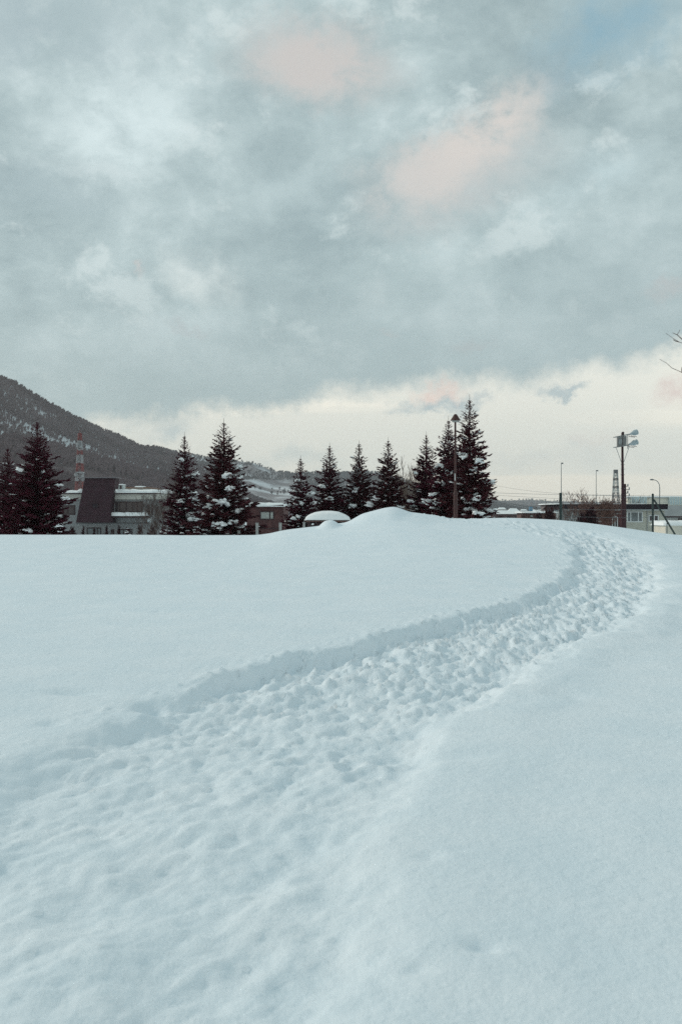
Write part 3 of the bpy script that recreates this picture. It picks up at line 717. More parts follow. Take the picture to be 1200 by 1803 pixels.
# ================================================================== BUILDINGS
def R_(px0, px1, py0, py1, Y):
    a = at(px0, py1, Y); b = at(px1, py0, Y); return a.x, b.x, min(a.z, b.z), max(a.z, b.z)
def snow_slab(name, parent, x0, x1, y0, y1, z0, h, seed=0, bulge=0.06, label=None, n=28, sag=None):
    """a pillow of snow with rounded, uneven edges lying on a flat top"""
    k = 10; us = np.linspace(0, 1, n); vs = np.linspace(0, 1, k); U, V = np.meshgrid(us, vs)
    X_ = x0-bulge+(x1-x0+2*bulge)*U; Y_ = y0-bulge+(y1-y0+2*bulge)*V
    e = np.minimum(np.minimum(U, 1-U)*(x1-x0), np.minimum(V, 1-V)*(y1-y0)); rr_ = max(h*1.0, .05)
    prof = np.sqrt(np.clip(1-(1-np.clip(e/rr_, 0, 1))**2, 0, 1))
    hh = h*(0.85+0.35*fbm(X_*1.0, Y_, 1.3, 3, seed))
    Zt = z0+prof*hh+0.004
    Zb = z0-0.02-0.03*np.abs(fbm(X_, Y_*0, 2.2, 2, seed+5))*(V < 0.15)
    n_ = n*k; P = np.concatenate([np.stack([X_.ravel(), Y_.ravel(), Zt.ravel()], 1), np.stack([X_.ravel(), Y_.ravel(), Zb.ravel()], 1)])
    id_ = np.arange(n_).reshape(k, n); top = np.stack([id_[:-1, :-1].ravel(), id_[:-1, 1:].ravel(), id_[1:, 1:].ravel(), id_[1:, :-1].ravel()], 1)
    bot = top[:, ::-1]+n_
    rim = list(id_[0, :])+list(id_[1:, -1])+list(id_[-1, ::-1][1:])+list(id_[::-1, 0][1:-1]); rim = np.array(rim); nx_ = np.roll(rim, -1)
    side = np.stack([rim, rim+n_, nx_+n_, nx_], 1)
    o = link(name, mesh_np(P, np.concatenate([top, bot, side]), True), SNOWP, parent)
    if label: o['label'] = label
    return o
def window(parent, px0, px1, py0, py1, Y, frame_m, glass_m, panes=(0, .5, 1), fw=0.06, depth=0.06, proud=0.03):
    x0, x1, z0, z1 = R_(px0, px1, py0, py1, Y); f = MB(); yf = Y-proud
    f.box(x0, x1, yf, yf+depth, z0, z0+fw); f.box(x0, x1, yf, yf+depth, z1-fw, z1)
    xs = [x0+(x1-x0)*p for p in panes]
    for i, x in enumerate(xs):
        a = x if i == 0 else (x-fw if i == len(xs)-1 else x-fw/2); f.box(a, a+fw, yf+.002, yf+depth-.002, z0+fw, z1-fw)
    o = f.build('window', frame_m, parent)
    for i in range(len(xs)-1):
        a = xs[i]+(fw if i == 0 else fw/2); b = xs[i+1]-(fw if i == len(xs)-2 else fw/2)
        MB().box(a, b, yf+depth*.4, yf+depth*.55, z0+fw, z1-fw).build('pane', glass_m, o)
    return o
M_glassd = mat('dark_glass', (0.03, 0.022, 0.028), 0.12, (0.05, 0.04, 0.045), 1.0, spec=0.5)
M_glassg = mat('grey_glass', (0.17, 0.20, 0.21), 0.15, (0.10, 0.12, 0.13), 1.2, spec=0.5)
M_curt = mat('curtained_glass', (0.42, 0.43, 0.40), 0.4, (0.34, 0.35, 0.33), 1.5, spec=0.5)
M_white = mat('white_paint', (0.72, 0.74, 0.74), 0.5, (0.64, 0.66, 0.66), 4)
M_frd = mat('dark_frame', (0.05, 0.03, 0.033), 0.6)
M_render = mat('grey_render', (0.30, 0.31, 0.315), 0.9, (0.25, 0.255, 0.26), 0.7, 0.004, 30)
M_fascia = mat('cream_fascia', (0.50, 0.49, 0.45), 0.8, (0.44, 0.43, 0.40), 1.0)
M_eave = mat('dark_eave', (0.045, 0.025, 0.030), 0.8, (0.06, 0.04, 0.04), 2)
M_tile = mat('dark_maroon_roofing', (0.045, 0.020, 0.028), 0.8, (0.034, 0.016, 0.022), 1.5, 0.01, 14)

# --- grey modern house on the left
Yh = 110.0; gz = LOW
gh = thing('house', (at(200, 900, Yh).x, Yh+5, gz), 'grey flat-roofed house with a steep dark roof tower in the middle', 'house')
x0, x1, _, zt = R_(112, 292, 942, 879.5, Yh); MB().box(x0, x1, Yh, Yh+11, gz-.3, zt).build('wall', M_render, gh)
# balcony recess seen as a darker bay
x0, x1, z0, z1 = R_(112, 292, 879.4, 870, Yh); MB().box(x0-.15, x1+.15, Yh-.25, Yh+11.2, z0+.005, z1).build('fascia', M_fascia, gh)
x0, x1, z0, z1 = R_(115, 276, 869.9, 867.6, Yh); MB().box(x0-.3, x1, Yh-.5, Yh+11.4, z0+.005, z1).build('eave', M_eave, gh)
ze = z1
xa, _, _, _ = R_(110, 0, 0, 0, Yh); xb = at(149, 0, Yh).x
snow_slab('roof_snow', gh, xa, xb, Yh-.5, Yh+11, ze, .30, 3)
# drift rising to the tower on either side
snow_slab('roof_snow', gh, at(138, 0, Yh).x, at(147, 0, Yh).x, Yh-.4, Yh+1.4, ze+.12, .38, 4, n=14)
snow_slab('roof_snow', gh, at(196, 0, Yh).x, at(276, 0, Yh).x, Yh-.5, Yh+11, ze, .42, 5)
snow_slab('roof_snow', gh, at(194, 0, Yh).x, at(206, 0, Yh).x, Yh-.5, Yh+1.6, ze+.15, .42, 6, n=14)
# tower: steep roof leaning back, splayed foot
pf = [at(134, 920, Yh-2.4), at(196.5, 920, Yh-2.4), at(203.8, 842, Yh-.9), at(149.5, 842, Yh-.9)]
kn = at(193.3, 900, Yh-2.0)
tw = MB(); bkx = 1.0
F0 = [pf[0], pf[1], kn, pf[2], pf[3]]; B0 = [Vector((p.x, Yh+bkx, p.z)) for p in F0]
tw.add(F0+B0, [(0, 1, 2, 3, 4), (9, 8, 7, 6, 5), (0, 5, 6, 1), (1, 6, 7, 2), (2, 7, 8, 3), (3, 8, 9, 4), (4, 9, 5, 0)])
roof = tw.build('roof', M_tile, gh)
cp = MB(); cp.box(at(148, 0, Yh).x, at(209.5, 0, Yh).x, Yh-1.1, Yh+1.3, pf[2].z+.005, pf[2].z+.10); cp.build('roof_cap', mat('zinc', (0.16, 0.15, 0.16), .6), roof)
window(gh, 162, 173, 886, 895, Yh-1.95, M_tile, mat('dull_dark_pane', (.035, .028, .034), .9, spec=.05), (0, 1), .05)  # pane coloured dark and left rough so it mirrors no bright sky
window(gh, 110, 133, 889.5, 906.5, Yh, M_frd, M_glassd, (0, .42, 1), .14)
window(gh, 203.5, 251.5, 883, 902, Yh, M_frd, M_glassd, (0, .16, .4, .62, .8, 1), .10, .10, .05)
window(gh, 194, 198.5, 883.5, 901, Yh, M_frd, M_glassd, (0, 1), .07)
window(gh, 259.5, 262.5, 888, 907, Yh, M_frd, M_glassd, (0, 1), .04)
window(gh, 266.5, 269.5, 888, 907, Yh, M_frd, M_glassd, (0, 1), .04)
window(gh, 153, 178.5, 929, 948, Yh, M_frd, M_glassg, (0, .75, 1), .10)
window(gh, 207.5, 233.5, 931.5, 950, Yh, M_frd, M_glassg, (0, .38, .72, 1), .09)
x0, x1, z0, z1 = R_(195.5, 201.5, 960, 932, Yh); MB().box(x0, x1, Yh-.04, Yh+.04, z0, z1).build('door', M_frd, gh)
x0, x1, z0, z1 = R_(194, 262, 911.5, 908, Yh); led = MB().box(x0, x1, Yh-1.5, Yh-.003, z0, z1).build('balcony_ledge', M_eave, gh)
snow_slab('ledge_snow', led, x0, x1, Yh-1.5, Yh-.15, z1, .42, 7, .05)
x0, x1, z0, z1 = R_(134, 262, 922, 920.2, Yh); MB().box(x0, x1, Yh-.06, Yh-.003, z0, z1).build('string_course', mat('string_grey', (.14, .14, .145), .9), gh)
p = at(263, 916, Yh-.5)
lm = thing('wall_lamp', p, 'small round white lamp on the grey house wall below the snowy ledge', 'lamp')
MB().lathe(p, [(.02, -.26), (.16, -.22), (.27, -.08), (.28, .05), (.18, .2), (.03, .25)], 12).build('globe', mat('opal_glass', (.68, .72, .74), .4), lm, smooth=True)
MB().tube([p+Vector((0, .2, 0)), p+Vector((0, .52, 0))], .04, 6).build('bracket', M_frd, lm)

# building behind it
Yb = 150.0
bb = thing('building', (at(290, 900, Yb).x, Yb+6, gz), 'low building with a snowy flat roof peeping out behind the grey house', 'building')
x0, x1, z0, z1 = R_(262, 330, 960, 868, Yb); MB().box(x0, x1, Yb, Yb+12, gz-.3, z1).build('wall', M_render, bb)
x0, x1, z0, z1 = R_(262, 330, 873.5, 868, Yb-.01); MB().box(x0-.2, x1, Yb-.3, Yb-.002, z0, z1).build('fascia', M_eave, bb)
snow_slab('roof_snow', bb, x0, x1, Yb-.3, Yb+12, z1, .62, 8, .1)
b2 = thing('rooftop_unit', (at(211, 0, Yh+9).x, Yh+9, ze), 'pale boxy unit on the flat roof just right of the dark roof tower', 'rooftop unit')
x0, x1, z0, z1 = R_(205, 216.5, 862, 853.5, Yh+9); MB().box(x0, x1, Yh+9, Yh+10.5, ze, z1).build('casing', mat('pale_metal', (.45, .5, .5), .6), b2)
snow_slab('snow_cap', b2, x0, x1, Yh+9, Yh+10.5, z1, .10, 9, n=10)
MB().box(x1-.35, x1-.15, Yh+8.96, Yh+9-.002, ze, z1-.1).build('vent', M_frd, b2)
b3 = thing('roof', (at(238, 0, 135).x, 140, gz), 'thin brown roof edge with a streak of snow behind the flat-roofed grey house', 'house')
x0, x1, z0, z1 = R_(217, 262, 860, 857.5, 135); MB().box(x0+.2, x1-.2, 135.3, 143, gz-.3, z0-.002).build('wall', M_fascia, b3)
MB().box(x0, x1, 135, 143.4, z0, z1).build('roof_slab', mat('brown_board', (.20, .12, .09), .8), b3)
snow_slab('roof_snow', b3, at(238, 0, 135).x, at(252, 0, 135).x, 135, 137, z1, .15, 10, n=12)
b3.name = 'house'

# --- red and white lattice mast
def lattice(px, top, bot, Y, w0, w1, bands, label, name='lattice_tower', solid_top=None):
    b = at(px, bot, Y); tpt = at(px, top, Y); x = b.x; zb = ground_z(x, Y) if Y < 200 else LOW; zt = tpt.z
    t = thing(name, (x, Y, zb), label, 'tower')
    def wid(z):
        f = (z-b.z)/(zt-b.z); return max(.2, (w1+(w0-w1)*f)/F*Y)
    for (p0, p1, m, nm) in bands:
        z1, z0 = at(px, p0, Y).z, at(px, p1, Y).z; M = MB(); nseg = max(1, int(round((z1-z0)/(wid(z0)*1.1)))); r = (w1-w0)/F*Y*0.03+.08
        for k in range(nseg):
            a, c = z0+(z1-z0)*k/nseg, z0+(z1-z0)*(k+1)/nseg; h0, h1 = wid(a)/2, wid(c)/2
            for sx_, sy_ in ((1, 1), (-1, 1), (-1, -1), (1, -1)):
                M.tube([(x+sx_*h0, Y+sy_*h0, a), (x+sx_*h1, Y+sy_*h1, c)], r*1.2, 4)
            C0 = [(1, 1), (-1, 1), (-1, -1), (1, -1)]
            for q in range(4):
                (ax1, ay1), (ax2, ay2) = C0[q], C0[(q+1) % 4]
                M.tube([(x+ax1*h0, Y+ay1*h0, a), (x+ax2*h1, Y+ay2*h1, c)], r*.7, 3); M.tube([(x+ax2*h0, Y+ay2*h0, a), (x+ax1*h1, Y+ay1*h1, c)], r*.7, 3)
                M.tube([(x+ax1*h1, Y+ay1*h1, c), (x+ax2*h1, Y+ay2*h1, c)], r*.8, 3)
        M.build(nm, m, t)
    return t, x, wid
M_red = mat('mast_red', (.20, .045, .045), .6, (.17, .04, .04), .3); M_mw = mat('mast_white', (.30, .30, .31), .6, (.25, .25, .26), .3); M_mg = mat('mast_grey', (.12, .12, .125), .7); M_ml = mat('mast_pale', (.38, .39, .38), .7)
lat, lx, lw = lattice(141, 762, 905, 420, 4, 17, [(763, 776, M_red, 'mast_section'), (776, 791.5, M_mw, 'mast_section'), (791.5, 801, M_red, 'mast_section'), (801, 816, M_mw, 'mast_section'), (816, 831, M_red, 'mast_section'), (831, 848, M_mw, 'mast_section'), (848, 903, M_red, 'mast_section')],
        'red and white banded lattice mast rising behind the grey house below the mountain')
for py_a, wv in ((778, 1.25), (792, 1.15), (832, 1.25)):
    z = at(141, py_a, 420).z; h = lw(z)/2*wv; MB().box(lx-h, lx+h, 420-h, 420+h, z-.25, z+.25).build('platform', M_mw, lat)
MB().tube([(lx, 420, at(0, 764, 420).z), (lx, 420, at(0, 757, 420).z)], .12, 6).build('antenna', M_red, lat)
for py_a, sx_ in ((782, -1), (787, 1), (836, -1), (840, 1), (845, -.6)):
    z = at(0, py_a, 420).z; h = lw(z)/2; MB().lathe((lx+sx_*h*1.05, 420-h-.5, z-.6), [(.1, 0), (.62, .1), (.7, .6), (.62, 1.1), (.1, 1.2)], 10).build('dish', M_mw, lat)
gl, gx, gw = lattice(1083, 827, 905, 340, 5.0, 12, [(833, 842, M_ml, 'mast_section'), (842, 846, M_mg, 'mast_section'), (846, 856, M_ml, 'mast_section'), (856, 860, M_mg, 'mast_section'), (860, 868, M_ml, 'mast_section'), (868, 905, M_mg, 'mast_section')],
        'slim grey banded lattice tower with a dark head left of the floodlight pole')
z0, z1 = at(0, 833.5, 340).z, at(0, 827, 340).z; MB().box(gx-.62, gx+.62, 340-.62, 340+.62, z0, z1).build('tower_head', M_mg, gl)

# --- brown brick house
M_brick = mat('brown_brick', (.125, .058, .055), .9, (.085, .042, .042), 1.6, .01, 20)
Yc = 76.0
bh = thing('house', (at(470, 900, Yc).x, Yc+4, gz), 'small brown brick house with thick snow on its flat roof', 'house')
x0, x1, z0, z1 = R_(434, 499, 960, 893.5, Yc); MB().box(x0, x1, Yc, Yc+7, gz-.3, z1).build('wall', M_brick, bh)
zr0, zr1 = at(0, 893.4, Yc).z, at(0, 891.5, Yc).z; MB().box(x0-.45, x1+.03, Yc-.12, Yc+7.2, zr0, zr1).build('roof_slab', mat('brown_trim', (.09, .05, .05), .8), bh)
snow_slab('roof_snow', bh, x0-.5, x1+.02, Yc-.2, Yc+7.2, zr1, .33, 12, .05)
# parapet on the right stands a little higher
xp0, xp1, zp0, zp1 = R_(466, 499, 893.3, 888.5, Yc-.05); MB().add([(xp0, Yc-.14, zr0-.002), (xp1, Yc-.14, zr0-.002), (xp1, Yc-.14, zp1), (xp0, Yc-.14, zr1), (xp0, Yc-.122, zr0-.002), (xp1, Yc-.122, zr0-.002), (xp1, Yc-.122, zp1), (xp0, Yc-.122, zr1)], [(0, 1, 2, 3), (5, 4, 7, 6), (1, 5, 6, 2), (3, 2, 6, 7), (0, 4, 5, 1), (0, 3, 7, 4)]).build('parapet', M_brick, bh)
window(bh, 457.5, 482.5, 900, 915, Yc, M_frd, M_curt, (0, .70, 1), .075, .10, .05)
x0, x1, z0, z1 = R_(434, 499, 931.3, 930, Yc); MB().box(x0, x1, Yc-.03, Yc-.002, z0, z1).build('string_course', M_frd, bh)
M_conc = mat('pale_concrete', (.42, .42, .41), .85, (.35, .35, .34), 4, .005, 30)
def post(px0, px1, top, Y, label, m=M_conc, dpt=.14, grp='pale posts in front of the brick house'):
    x0, x1 = at(px0, 0, Y).x, at(px1, 0, Y).x; xc = (x0+x1)/2; g0 = ground_z(xc, Y); zt = at(0, top, Y).z
    t = thing('fence_post', (xc, Y, g0), label, 'post', grp); MB().box(x0, x1, Y-dpt/2, Y+dpt/2, g0-.3, zt-.05).build('shaft', m, t, bevel=.012)
    MB().box(x0-.012, x1+.012, Y-dpt/2-.012, Y+dpt/2+.012, zt-.048, zt).build('cap', m, t, bevel=.01); return t
post(450, 455, 920.5, 52, 'tall pale concrete post in front of the brick house, left of its window')
post(491, 496, 920.5, 52, 'pale concrete post at the right corner of the brick house where the snow rises')
post(418, 423, 934, 52, 'short grey post stub under the right side of the wide snowy spruce')
post(533, 537.2, 919.5, 46, 'white post under the left end of the snow-capped shelter')
b = thing('fence_rail', at(443, 930.5, 52.3), 'thin dark rail between the pale posts by the brick house', 'rail'); a_, c_ = at(425, 931.5, 52.12), at(491, 930.5, 52.12)
MB().tube([a_, c_], .018, 6).build('bar', M_frd, b)

# --- shelter under a loaf of snow
Ys = 44.0
sh = thing('shelter', (at(577, 0, Ys).x, Ys+1.2, gz), 'small brown flat shelter carrying a thick rounded loaf of snow', 'shelter')
x0, x1, z0, z1 = R_(538, 615, 919, 915.6, Ys); MB().box(x0, x1, Ys, Ys+2.4, z0, z1).build('roof', mat('shelter_brown', (.13, .07, .06), .8, (.10, .055, .05), 3), sh)
for q in (x0+.12, x1-.12):
    for yy in (Ys+.15, Ys+2.2): MB().box(q-.06, q+.06, yy-.06, yy+.06, ground_z(q, Ys+.1)-.3, z0-.002).build('leg', M_frd, sh)
MB().box(x0+.3, x1-.3, Ys+1.9, Ys+1.98, gz, z0-.05).build('back_wall', M_frd, sh)
n, k = 40, 16; U, V = np.meshgrid(np.linspace(-1, 1, n), np.linspace(-1, 1, k))
lp = np.interp(U, [-1, -.97, -.85, -.6, -.3, 0, .2, .5, .8, .95, 1], [0, .32, .55, .80, .96, 1, .97, .84, .55, .30, 0])
dp_ = np.clip(1-np.abs(V)**3.2, 0, 1)**.5; cxs = (x0+x1)/2; hwx = (x1-x0)/2+.05
Xs, Ysn, Zs = cxs+U*hwx, Ys+1.2+V*(1.28), z1+.004+.41*lp*dp_*(1+.08*fbm(U*2, V*2, 1, 2, 5))
P = np.stack([Xs.ravel(), Ysn.ravel(), Zs.ravel()], 1); P2 = P.copy(); P2[:, 2] = z1+.002; P2 = P2-np.array([0, 0, 0.0]); P2[:, 2] -= 0.03*(np.abs(V.ravel()) > .95)
id_ = np.arange(n*k).reshape(k, n); top_ = np.stack([id_[:-1, :-1].ravel(), id_[:-1, 1:].ravel(), id_[1:, 1:].ravel(), id_[1:, :-1].ravel()], 1)
link('roof_snow', mesh_np(np.concatenate([P, P2]), np.concatenate([top_, top_[:, ::-1]+n*k]), True), SNOWP, sh)

# --- park lamp
M_rust = mat('rust_brown_paint', (.070, .030, .028), .6, (.050, .024, .024), 5, .004, 30)
Yl = 42.0; xl = at(801.3, 0, Yl).x; gl_ = ground_z(xl, Yl)
pl = thing('park_lamp', (xl, Yl, gl_), 'tall brown park lamp with a pointed conical hood in front of the tallest spruces', 'lamp post')
z = lambda py: at(0, py, Yl).z
MB().tube([(xl, Yl, gl_-.3), (xl, Yl, z(871))], [.093, .088], 14).build('lower_pole', M_rust, pl)
MB().lathe((xl, Yl, z(871)), [(.088, 0), (.10, .02), (.10, .06), (.052, .16)], 14).build('collar', M_rust, pl)
MB().tube([(xl-.008, Yl, z(871)+.1), (xl-.008, Yl, z(742.5))], [.050, .040], 12).build('upper_pole', M_rust, pl)
MB().lathe((xl, Yl, z(741)), [(.13, -.055), (.15, -.03), (.15, .02), (.11, .035)], 16).build('diffuser', mat('lamp_diffuser', (.38, .38, .36), .4), pl)
MB().lathe((xl, Yl, z(740.5)), [(.205, 0), (.212, .012), (.205, .03), (.085, .22), (.055, .265), (.015, .275)], 20).build('hood', M_rust, pl)
MB().box(xl-.045, xl-.015, Yl-.060, Yl-.048, z(846), z(834)).build('plate', M_white, pl)

# --- floodlight pole
M_pole = mat('brown_pole', (.055, .022, .026), .75, (.040, .018, .021), 4, .004, 30)
M_gal = mat('galvanised', (.30, .32, .33), .5, (.24, .26, .27), 6, metal=.4)
M_lens = mat('flood_glass', (.42, .49, .52), .3, (.33, .40, .43), 6, spec=.6)
Yf = 58.0; xf = at(1095.2, 0, Yf).x; gf = ground_z(xf, Yf); zf = lambda py: at(0, py, Yf).z
fp = thing('floodlight_pole', (xf, Yf, gf), 'tall dark brown pole with a box and two pairs of floodlights pointing right', 'floodlight')
MB().tube([(xf, Yf, gf-.3), (xf, Yf, zf(850)), (xf-.02, Yf, zf(762))], [.098, .082, .062], 12).build('pole', M_pole, fp)
for py0_, py1_ in ((770, 764), (788, 783)):
    a_ = at(1081.5, py0_, Yf-.16); b_ = at(1110, py1_, Yf-.10)
    MB().tube([a_, b_], .026, 6).build('crossarm', M_gal, fp); MB().tube([a_+Vector((0, .34, .02)), b_+Vector((0, .30, .02))], .022, 6).build('crossarm', M_gal, fp)
x0, x1, z0, z1 = R_(1085, 1100.5, 786.5, 769, Yf-.22); cb = MB().hexa([(x0, Yf-.42, z0-.03), (x1, Yf-.42, z0+.05), (x1, Yf-.19, z0+.05), (x0, Yf-.19, z0-.03), (x0, Yf-.42, z1-.03), (x1, Yf-.42, z1+.05), (x1, Yf-.19, z1+.05), (x0, Yf-.19, z1-.03)]).build('control_box', mat('box_grey', (.22, .23, .23), .6, (.17, .17, .17), 5), fp)
xm = (x0*.45+x1*.55); MB().box(xm-.012, xm+.012, Yf-.435, Yf-.422, z0+.06, z1-.04).build('door_seam', M_frd, cb)
MB().box(x0+.05, xm-.05, Yf-.44, Yf-.422, z0+.12, z1-.16).build('panel', M_gal, cb)
MB().tube([(xf-.0, Yf-.06, zf(771)), (xf, Yf-.06, zf(760.5))], .075, 8).build('junction_box', M_frd, fp)
a_ = at(1104, 790, Yf-.1); b_ = at(1104, 765, Yf-.1); MB().tube([a_, b_], .02, 6).build('strut', M_gal, fp)
MB().tube([at(1084, 789, Yf-.15), at(1092.5, 813, Yf-.06)], .016, 5).build('brace', M_gal, fp); MB().tube([at(1107, 785, Yf-.1), at(1097.5, 813, Yf-.06)], .016, 5).build('brace', M_gal, fp)
def flood(px, py, yo):
    c = at(px, py, Yf+yo); ax_ = Vector((1, .25, .30)).normalized(); s = Vector((0, 0, 1)).cross(ax_).normalized(); u = ax_.cross(s)
    prof = [(.045, -.26), (.055, -.18), (.07, -.12), (.11, -.05), (.155, .06), (.168, .11)]; vs = []; fs = []; n_ = 14
    for r_, h_ in prof:
        for k_ in range(n_): a = 6.2832*k_/n_; vs.append(c+ax_*h_+(s*math.cos(a)+u*math.sin(a))*r_)
    for i in range(len(prof)-1):
        for k_ in range(n_): fs.append((i*n_+k_, i*n_+(k_+1) % n_, (i+1)*n_+(k_+1) % n_, (i+1)*n_+k_))
    fs.append(tuple(range(n_))[::-1]); o = MB().add(vs, fs).build('floodlight_head', M_lens, fp, smooth=True)
    vs = [c+ax_*.11+(s*math.cos(6.2832*k_/n_)+u*math.sin(6.2832*k_/n_))*.165 for k_ in range(n_)]+[c+ax_*.14]
    MB().add(vs, [(k_, (k_+1) % n_, n_) for k_ in range(n_)]).build('lens', mat('lens', (.45, .52, .55), .15, spec=.7), o)
    MB().tube([c-ax_*.28, c-ax_*.30-Vector((0, 0, .12)), c+ax_*.02-u*.26], .016, 5).build('bracket', M_frd, o)
flood(1114, 762.5, -.25); flood(1117.5, 761.5, .12); flood(1113, 780.5, -.25); flood(1117.5, 779, .12)
for py_ in (818, 826, 836, 860, 876): MB().tube([(xf-.13, Yf-.03, zf(py_)), (xf+.13, Yf-.03, zf(py_))], .012, 5).build('step_bolt', M_gal, fp)

# utility pole behind, only its arms show to the right of the floodlight pole
Yu = 72.0; xu = at(1099, 0, Yu).x; gu = ground_z(xu, Yu); zu = lambda py: at(0, py, Yu).z
up_ = thing('utility_pole', (xu, Yu, gu), 'utility pole with short crossarms and insulators just behind the floodlight pole', 'utility pole')
MB().tube([(xu, Yu, gu-.3), (xu, Yu, zu(852))], [.12, .09], 10).build('pole', M_pole, up_)
for py_ in (856, 862, 868, 873):
    L = .32 if py_ in (862, 873) else .22; MB().tube([(xu-.2, Yu-.1, zu(py_)), (xu+L, Yu-.1, zu(py_)-.01)], .022, 5).build('crossarm', M_frd, up_)
    MB().lathe((xu+L-.03, Yu-.1, zu(py_)), [(.03, 0), (.055, .05), (.03, .09), (.055, .13), (.02, .17)], 8).build('insulator', M_gal, up_)

# --- green posts of the ball-field fence and thin lamp masts
M_green = mat('dark_green_steel', (.042, .062, .060), .6, (.03, .045, .045), 5)
def round_post(px, top, Y, wpx, label, name='net_post', cat='post', grp='green steel posts of the ball field net', brace=None, m=M_green):
    x = at(px, 0, Y).x; g0 = ground_z(x, Y); r = wpx/F*Y/2; zt = at(0, top, Y).z; t = thing(name, (x, Y, g0), label, cat, grp)
    MB().tube([(x, Y, g0-.3), (x, Y, zt-.03)], [r, r], 12).build('shaft', m, t); MB().lathe((x, Y, zt-.03), [(r*1.12, 0), (r*1.12, .02), (r*.7, .05), (.01, .06)], 12).build('cap', m, t)
    if brace: MB().tube([at(*brace[0], Y-.02), at(*brace[1], Y-1.0)+(at(*brace[1], Y-1.0)-at(*brace[0], Y-.02))*.35], r*.85, 10).build('brace', m, t)
    return t
gp1 = round_post(986.2, 868.5, 50, 5.2, 'thick upright green steel post standing alone left of the long-roofed house')
gp2 = round_post(1148.2, 870, 50, 3.8, 'green steel post with a slanting brace down to its right', brace=((1150.5, 880), (1187.5, 941.5)))
round_post(1173.2, 921, 50, 1.4, 'very thin low fence stake right of the slanting brace foot', name='fence_stake', grp=None)
def mast(px, top, Y, label, head=1, w_=1.2):
    x = at(px, 0, Y).x; g0 = ground_z(x, Y); zt = at(0, top, Y).z; t = thing('lamp_mast', (x, Y, g0), label, 'street lamp'); r = w_/F*Y/2
    MB().tube([(x, Y, g0-.3), (x, Y, zt)], [r*1.4, r*.8], 8).build('pole', M_gal2, t)
    MB().box(x, x+head*3.2/F*Y, Y-.15, Y+.15, zt-.06, zt+.10).build('lamp_head', M_frd2, t)
M_gal2 = mat('mast_steel', (.16, .19, .20), .6); M_frd2 = mat('lamp_head_grey', (.16, .17, .18), .6)
mast(987.2, 816, 125, 'thin tall lamp mast rising behind the thick green post')
mast(1048.6, 829, 140, 'thin lamp mast with a small square head above the reddish bare tree', 1, 1.1)
Yr_ = 130.0; xr = at(1160.3, 0, Yr_).x; gr = ground_z(xr, Yr_); tl = thing('street_lamp', (xr, Yr_, gr), 'street lamp with a long curved arm bending left, right of the braced green post', 'street lamp')
arc = [at(a, b_, Yr_) for a, b_ in ((1160.3, 858), (1159.6, 853), (1157.6, 849), (1154.5, 846.2), (1151.5, 845.2), (1149, 844.8))]
MB().tube([(xr, Yr_, gr-.3), arc[0]], [.09, .055], 8).build('pole', M_gal2, tl); MB().tube(arc, .045, 6).build('arm', M_gal2, tl)
e_ = at(1148, 844.5, Yr_); MB().lathe(e_+Vector((-.1, 0, -.1)), [(.08, 0), (.26, .03), (.28, .12), (.1, .2)], 10).build('lamp_head', M_frd2, tl)

# --- long-roofed house on the right
Yw = 110.0
M_slate = mat('dark_slate', (.024, .018, .024), .85, (.018, .014, .019), 2, .01, 10, spec=.1)
M_cream = mat('cream_wall', (.52, .51, .44), .85, (.46, .45, .39), 1.0)
M_rbrick = mat('red_brown_brick', (.12, .05, .05), .9, (.08, .036, .038), 2.2, .008, 20)
lh = thing('house', (at(1080, 0, Yw).x, Yw+5, gz), 'single-storey house with a long dark roof, part brick and part cream walls', 'house')
xL, xM, xR = at(983, 0, Yw).x, at(1098.5, 0, Yw).x, at(1169, 0, Yw).x; zE = at(0, 897.5, Yw).z
MB().box(xL+.3, at(1045, 0, Yw).x, Yw+.06, Yw+8, gz-.3, zE).build('wall', mat('blue_grey_wall', (.34, .38, .39), .85), lh)
MB().box(at(1045, 0, Yw).x+.003, xM, Yw, Yw+8, gz-.3, zE).build('wall', M_rbrick, lh)
MB().box(xM+.003, xR, Yw+.02, Yw+8, gz-.3, zE).build('wall', M_cream, lh)
e0, e1 = at(983, 897.3, Yw-.6), at(1174.5, 897.3, Yw-.6); t0, t1 = at(983.5, 887.6, Yw+1.2), at(1170, 887.6, Yw+1.2)
rf = MB().hexa([(e0.x, Yw-.6, e0.z), (e1.x, Yw-.6, e1.z), (e1.x, Yw+8.6, e1.z), (e0.x, Yw+8.6, e1.z), (t0.x, Yw+.2, t0.z), (t1.x, Yw+.2, t1.z), (t1.x, Yw+7.8, t1.z), (t0.x, Yw+7.8, t1.z)]).build('roof', M_slate, lh)
MB().box(e0.x, e1.x, Yw-.63, Yw-.603, e0.z-.09, e0.z+.02).build('gutter', mat('pale_gutter', (.42, .45, .45), .6), rf)
zc_ = at(0, 887.6, Yw).z; snow_slab('roof_snow', rf, t0.x-.6, at(1140, 0, Yw).x, Yw+.3, Yw+7.7, t0.z, .05, 14, .04, n=60)
bp = MB()
for i in range(17):
    xx = at(1048+i*2.6, 0, Yw).x; bp.box(xx, xx+.09, Yw-.08, Yw-.002, at(0, 905.5, Yw).z+(.06 if i % 2 else 0), at(0, 903.3, Yw).z)
bp.build('dentil_course', M_conc, lh)
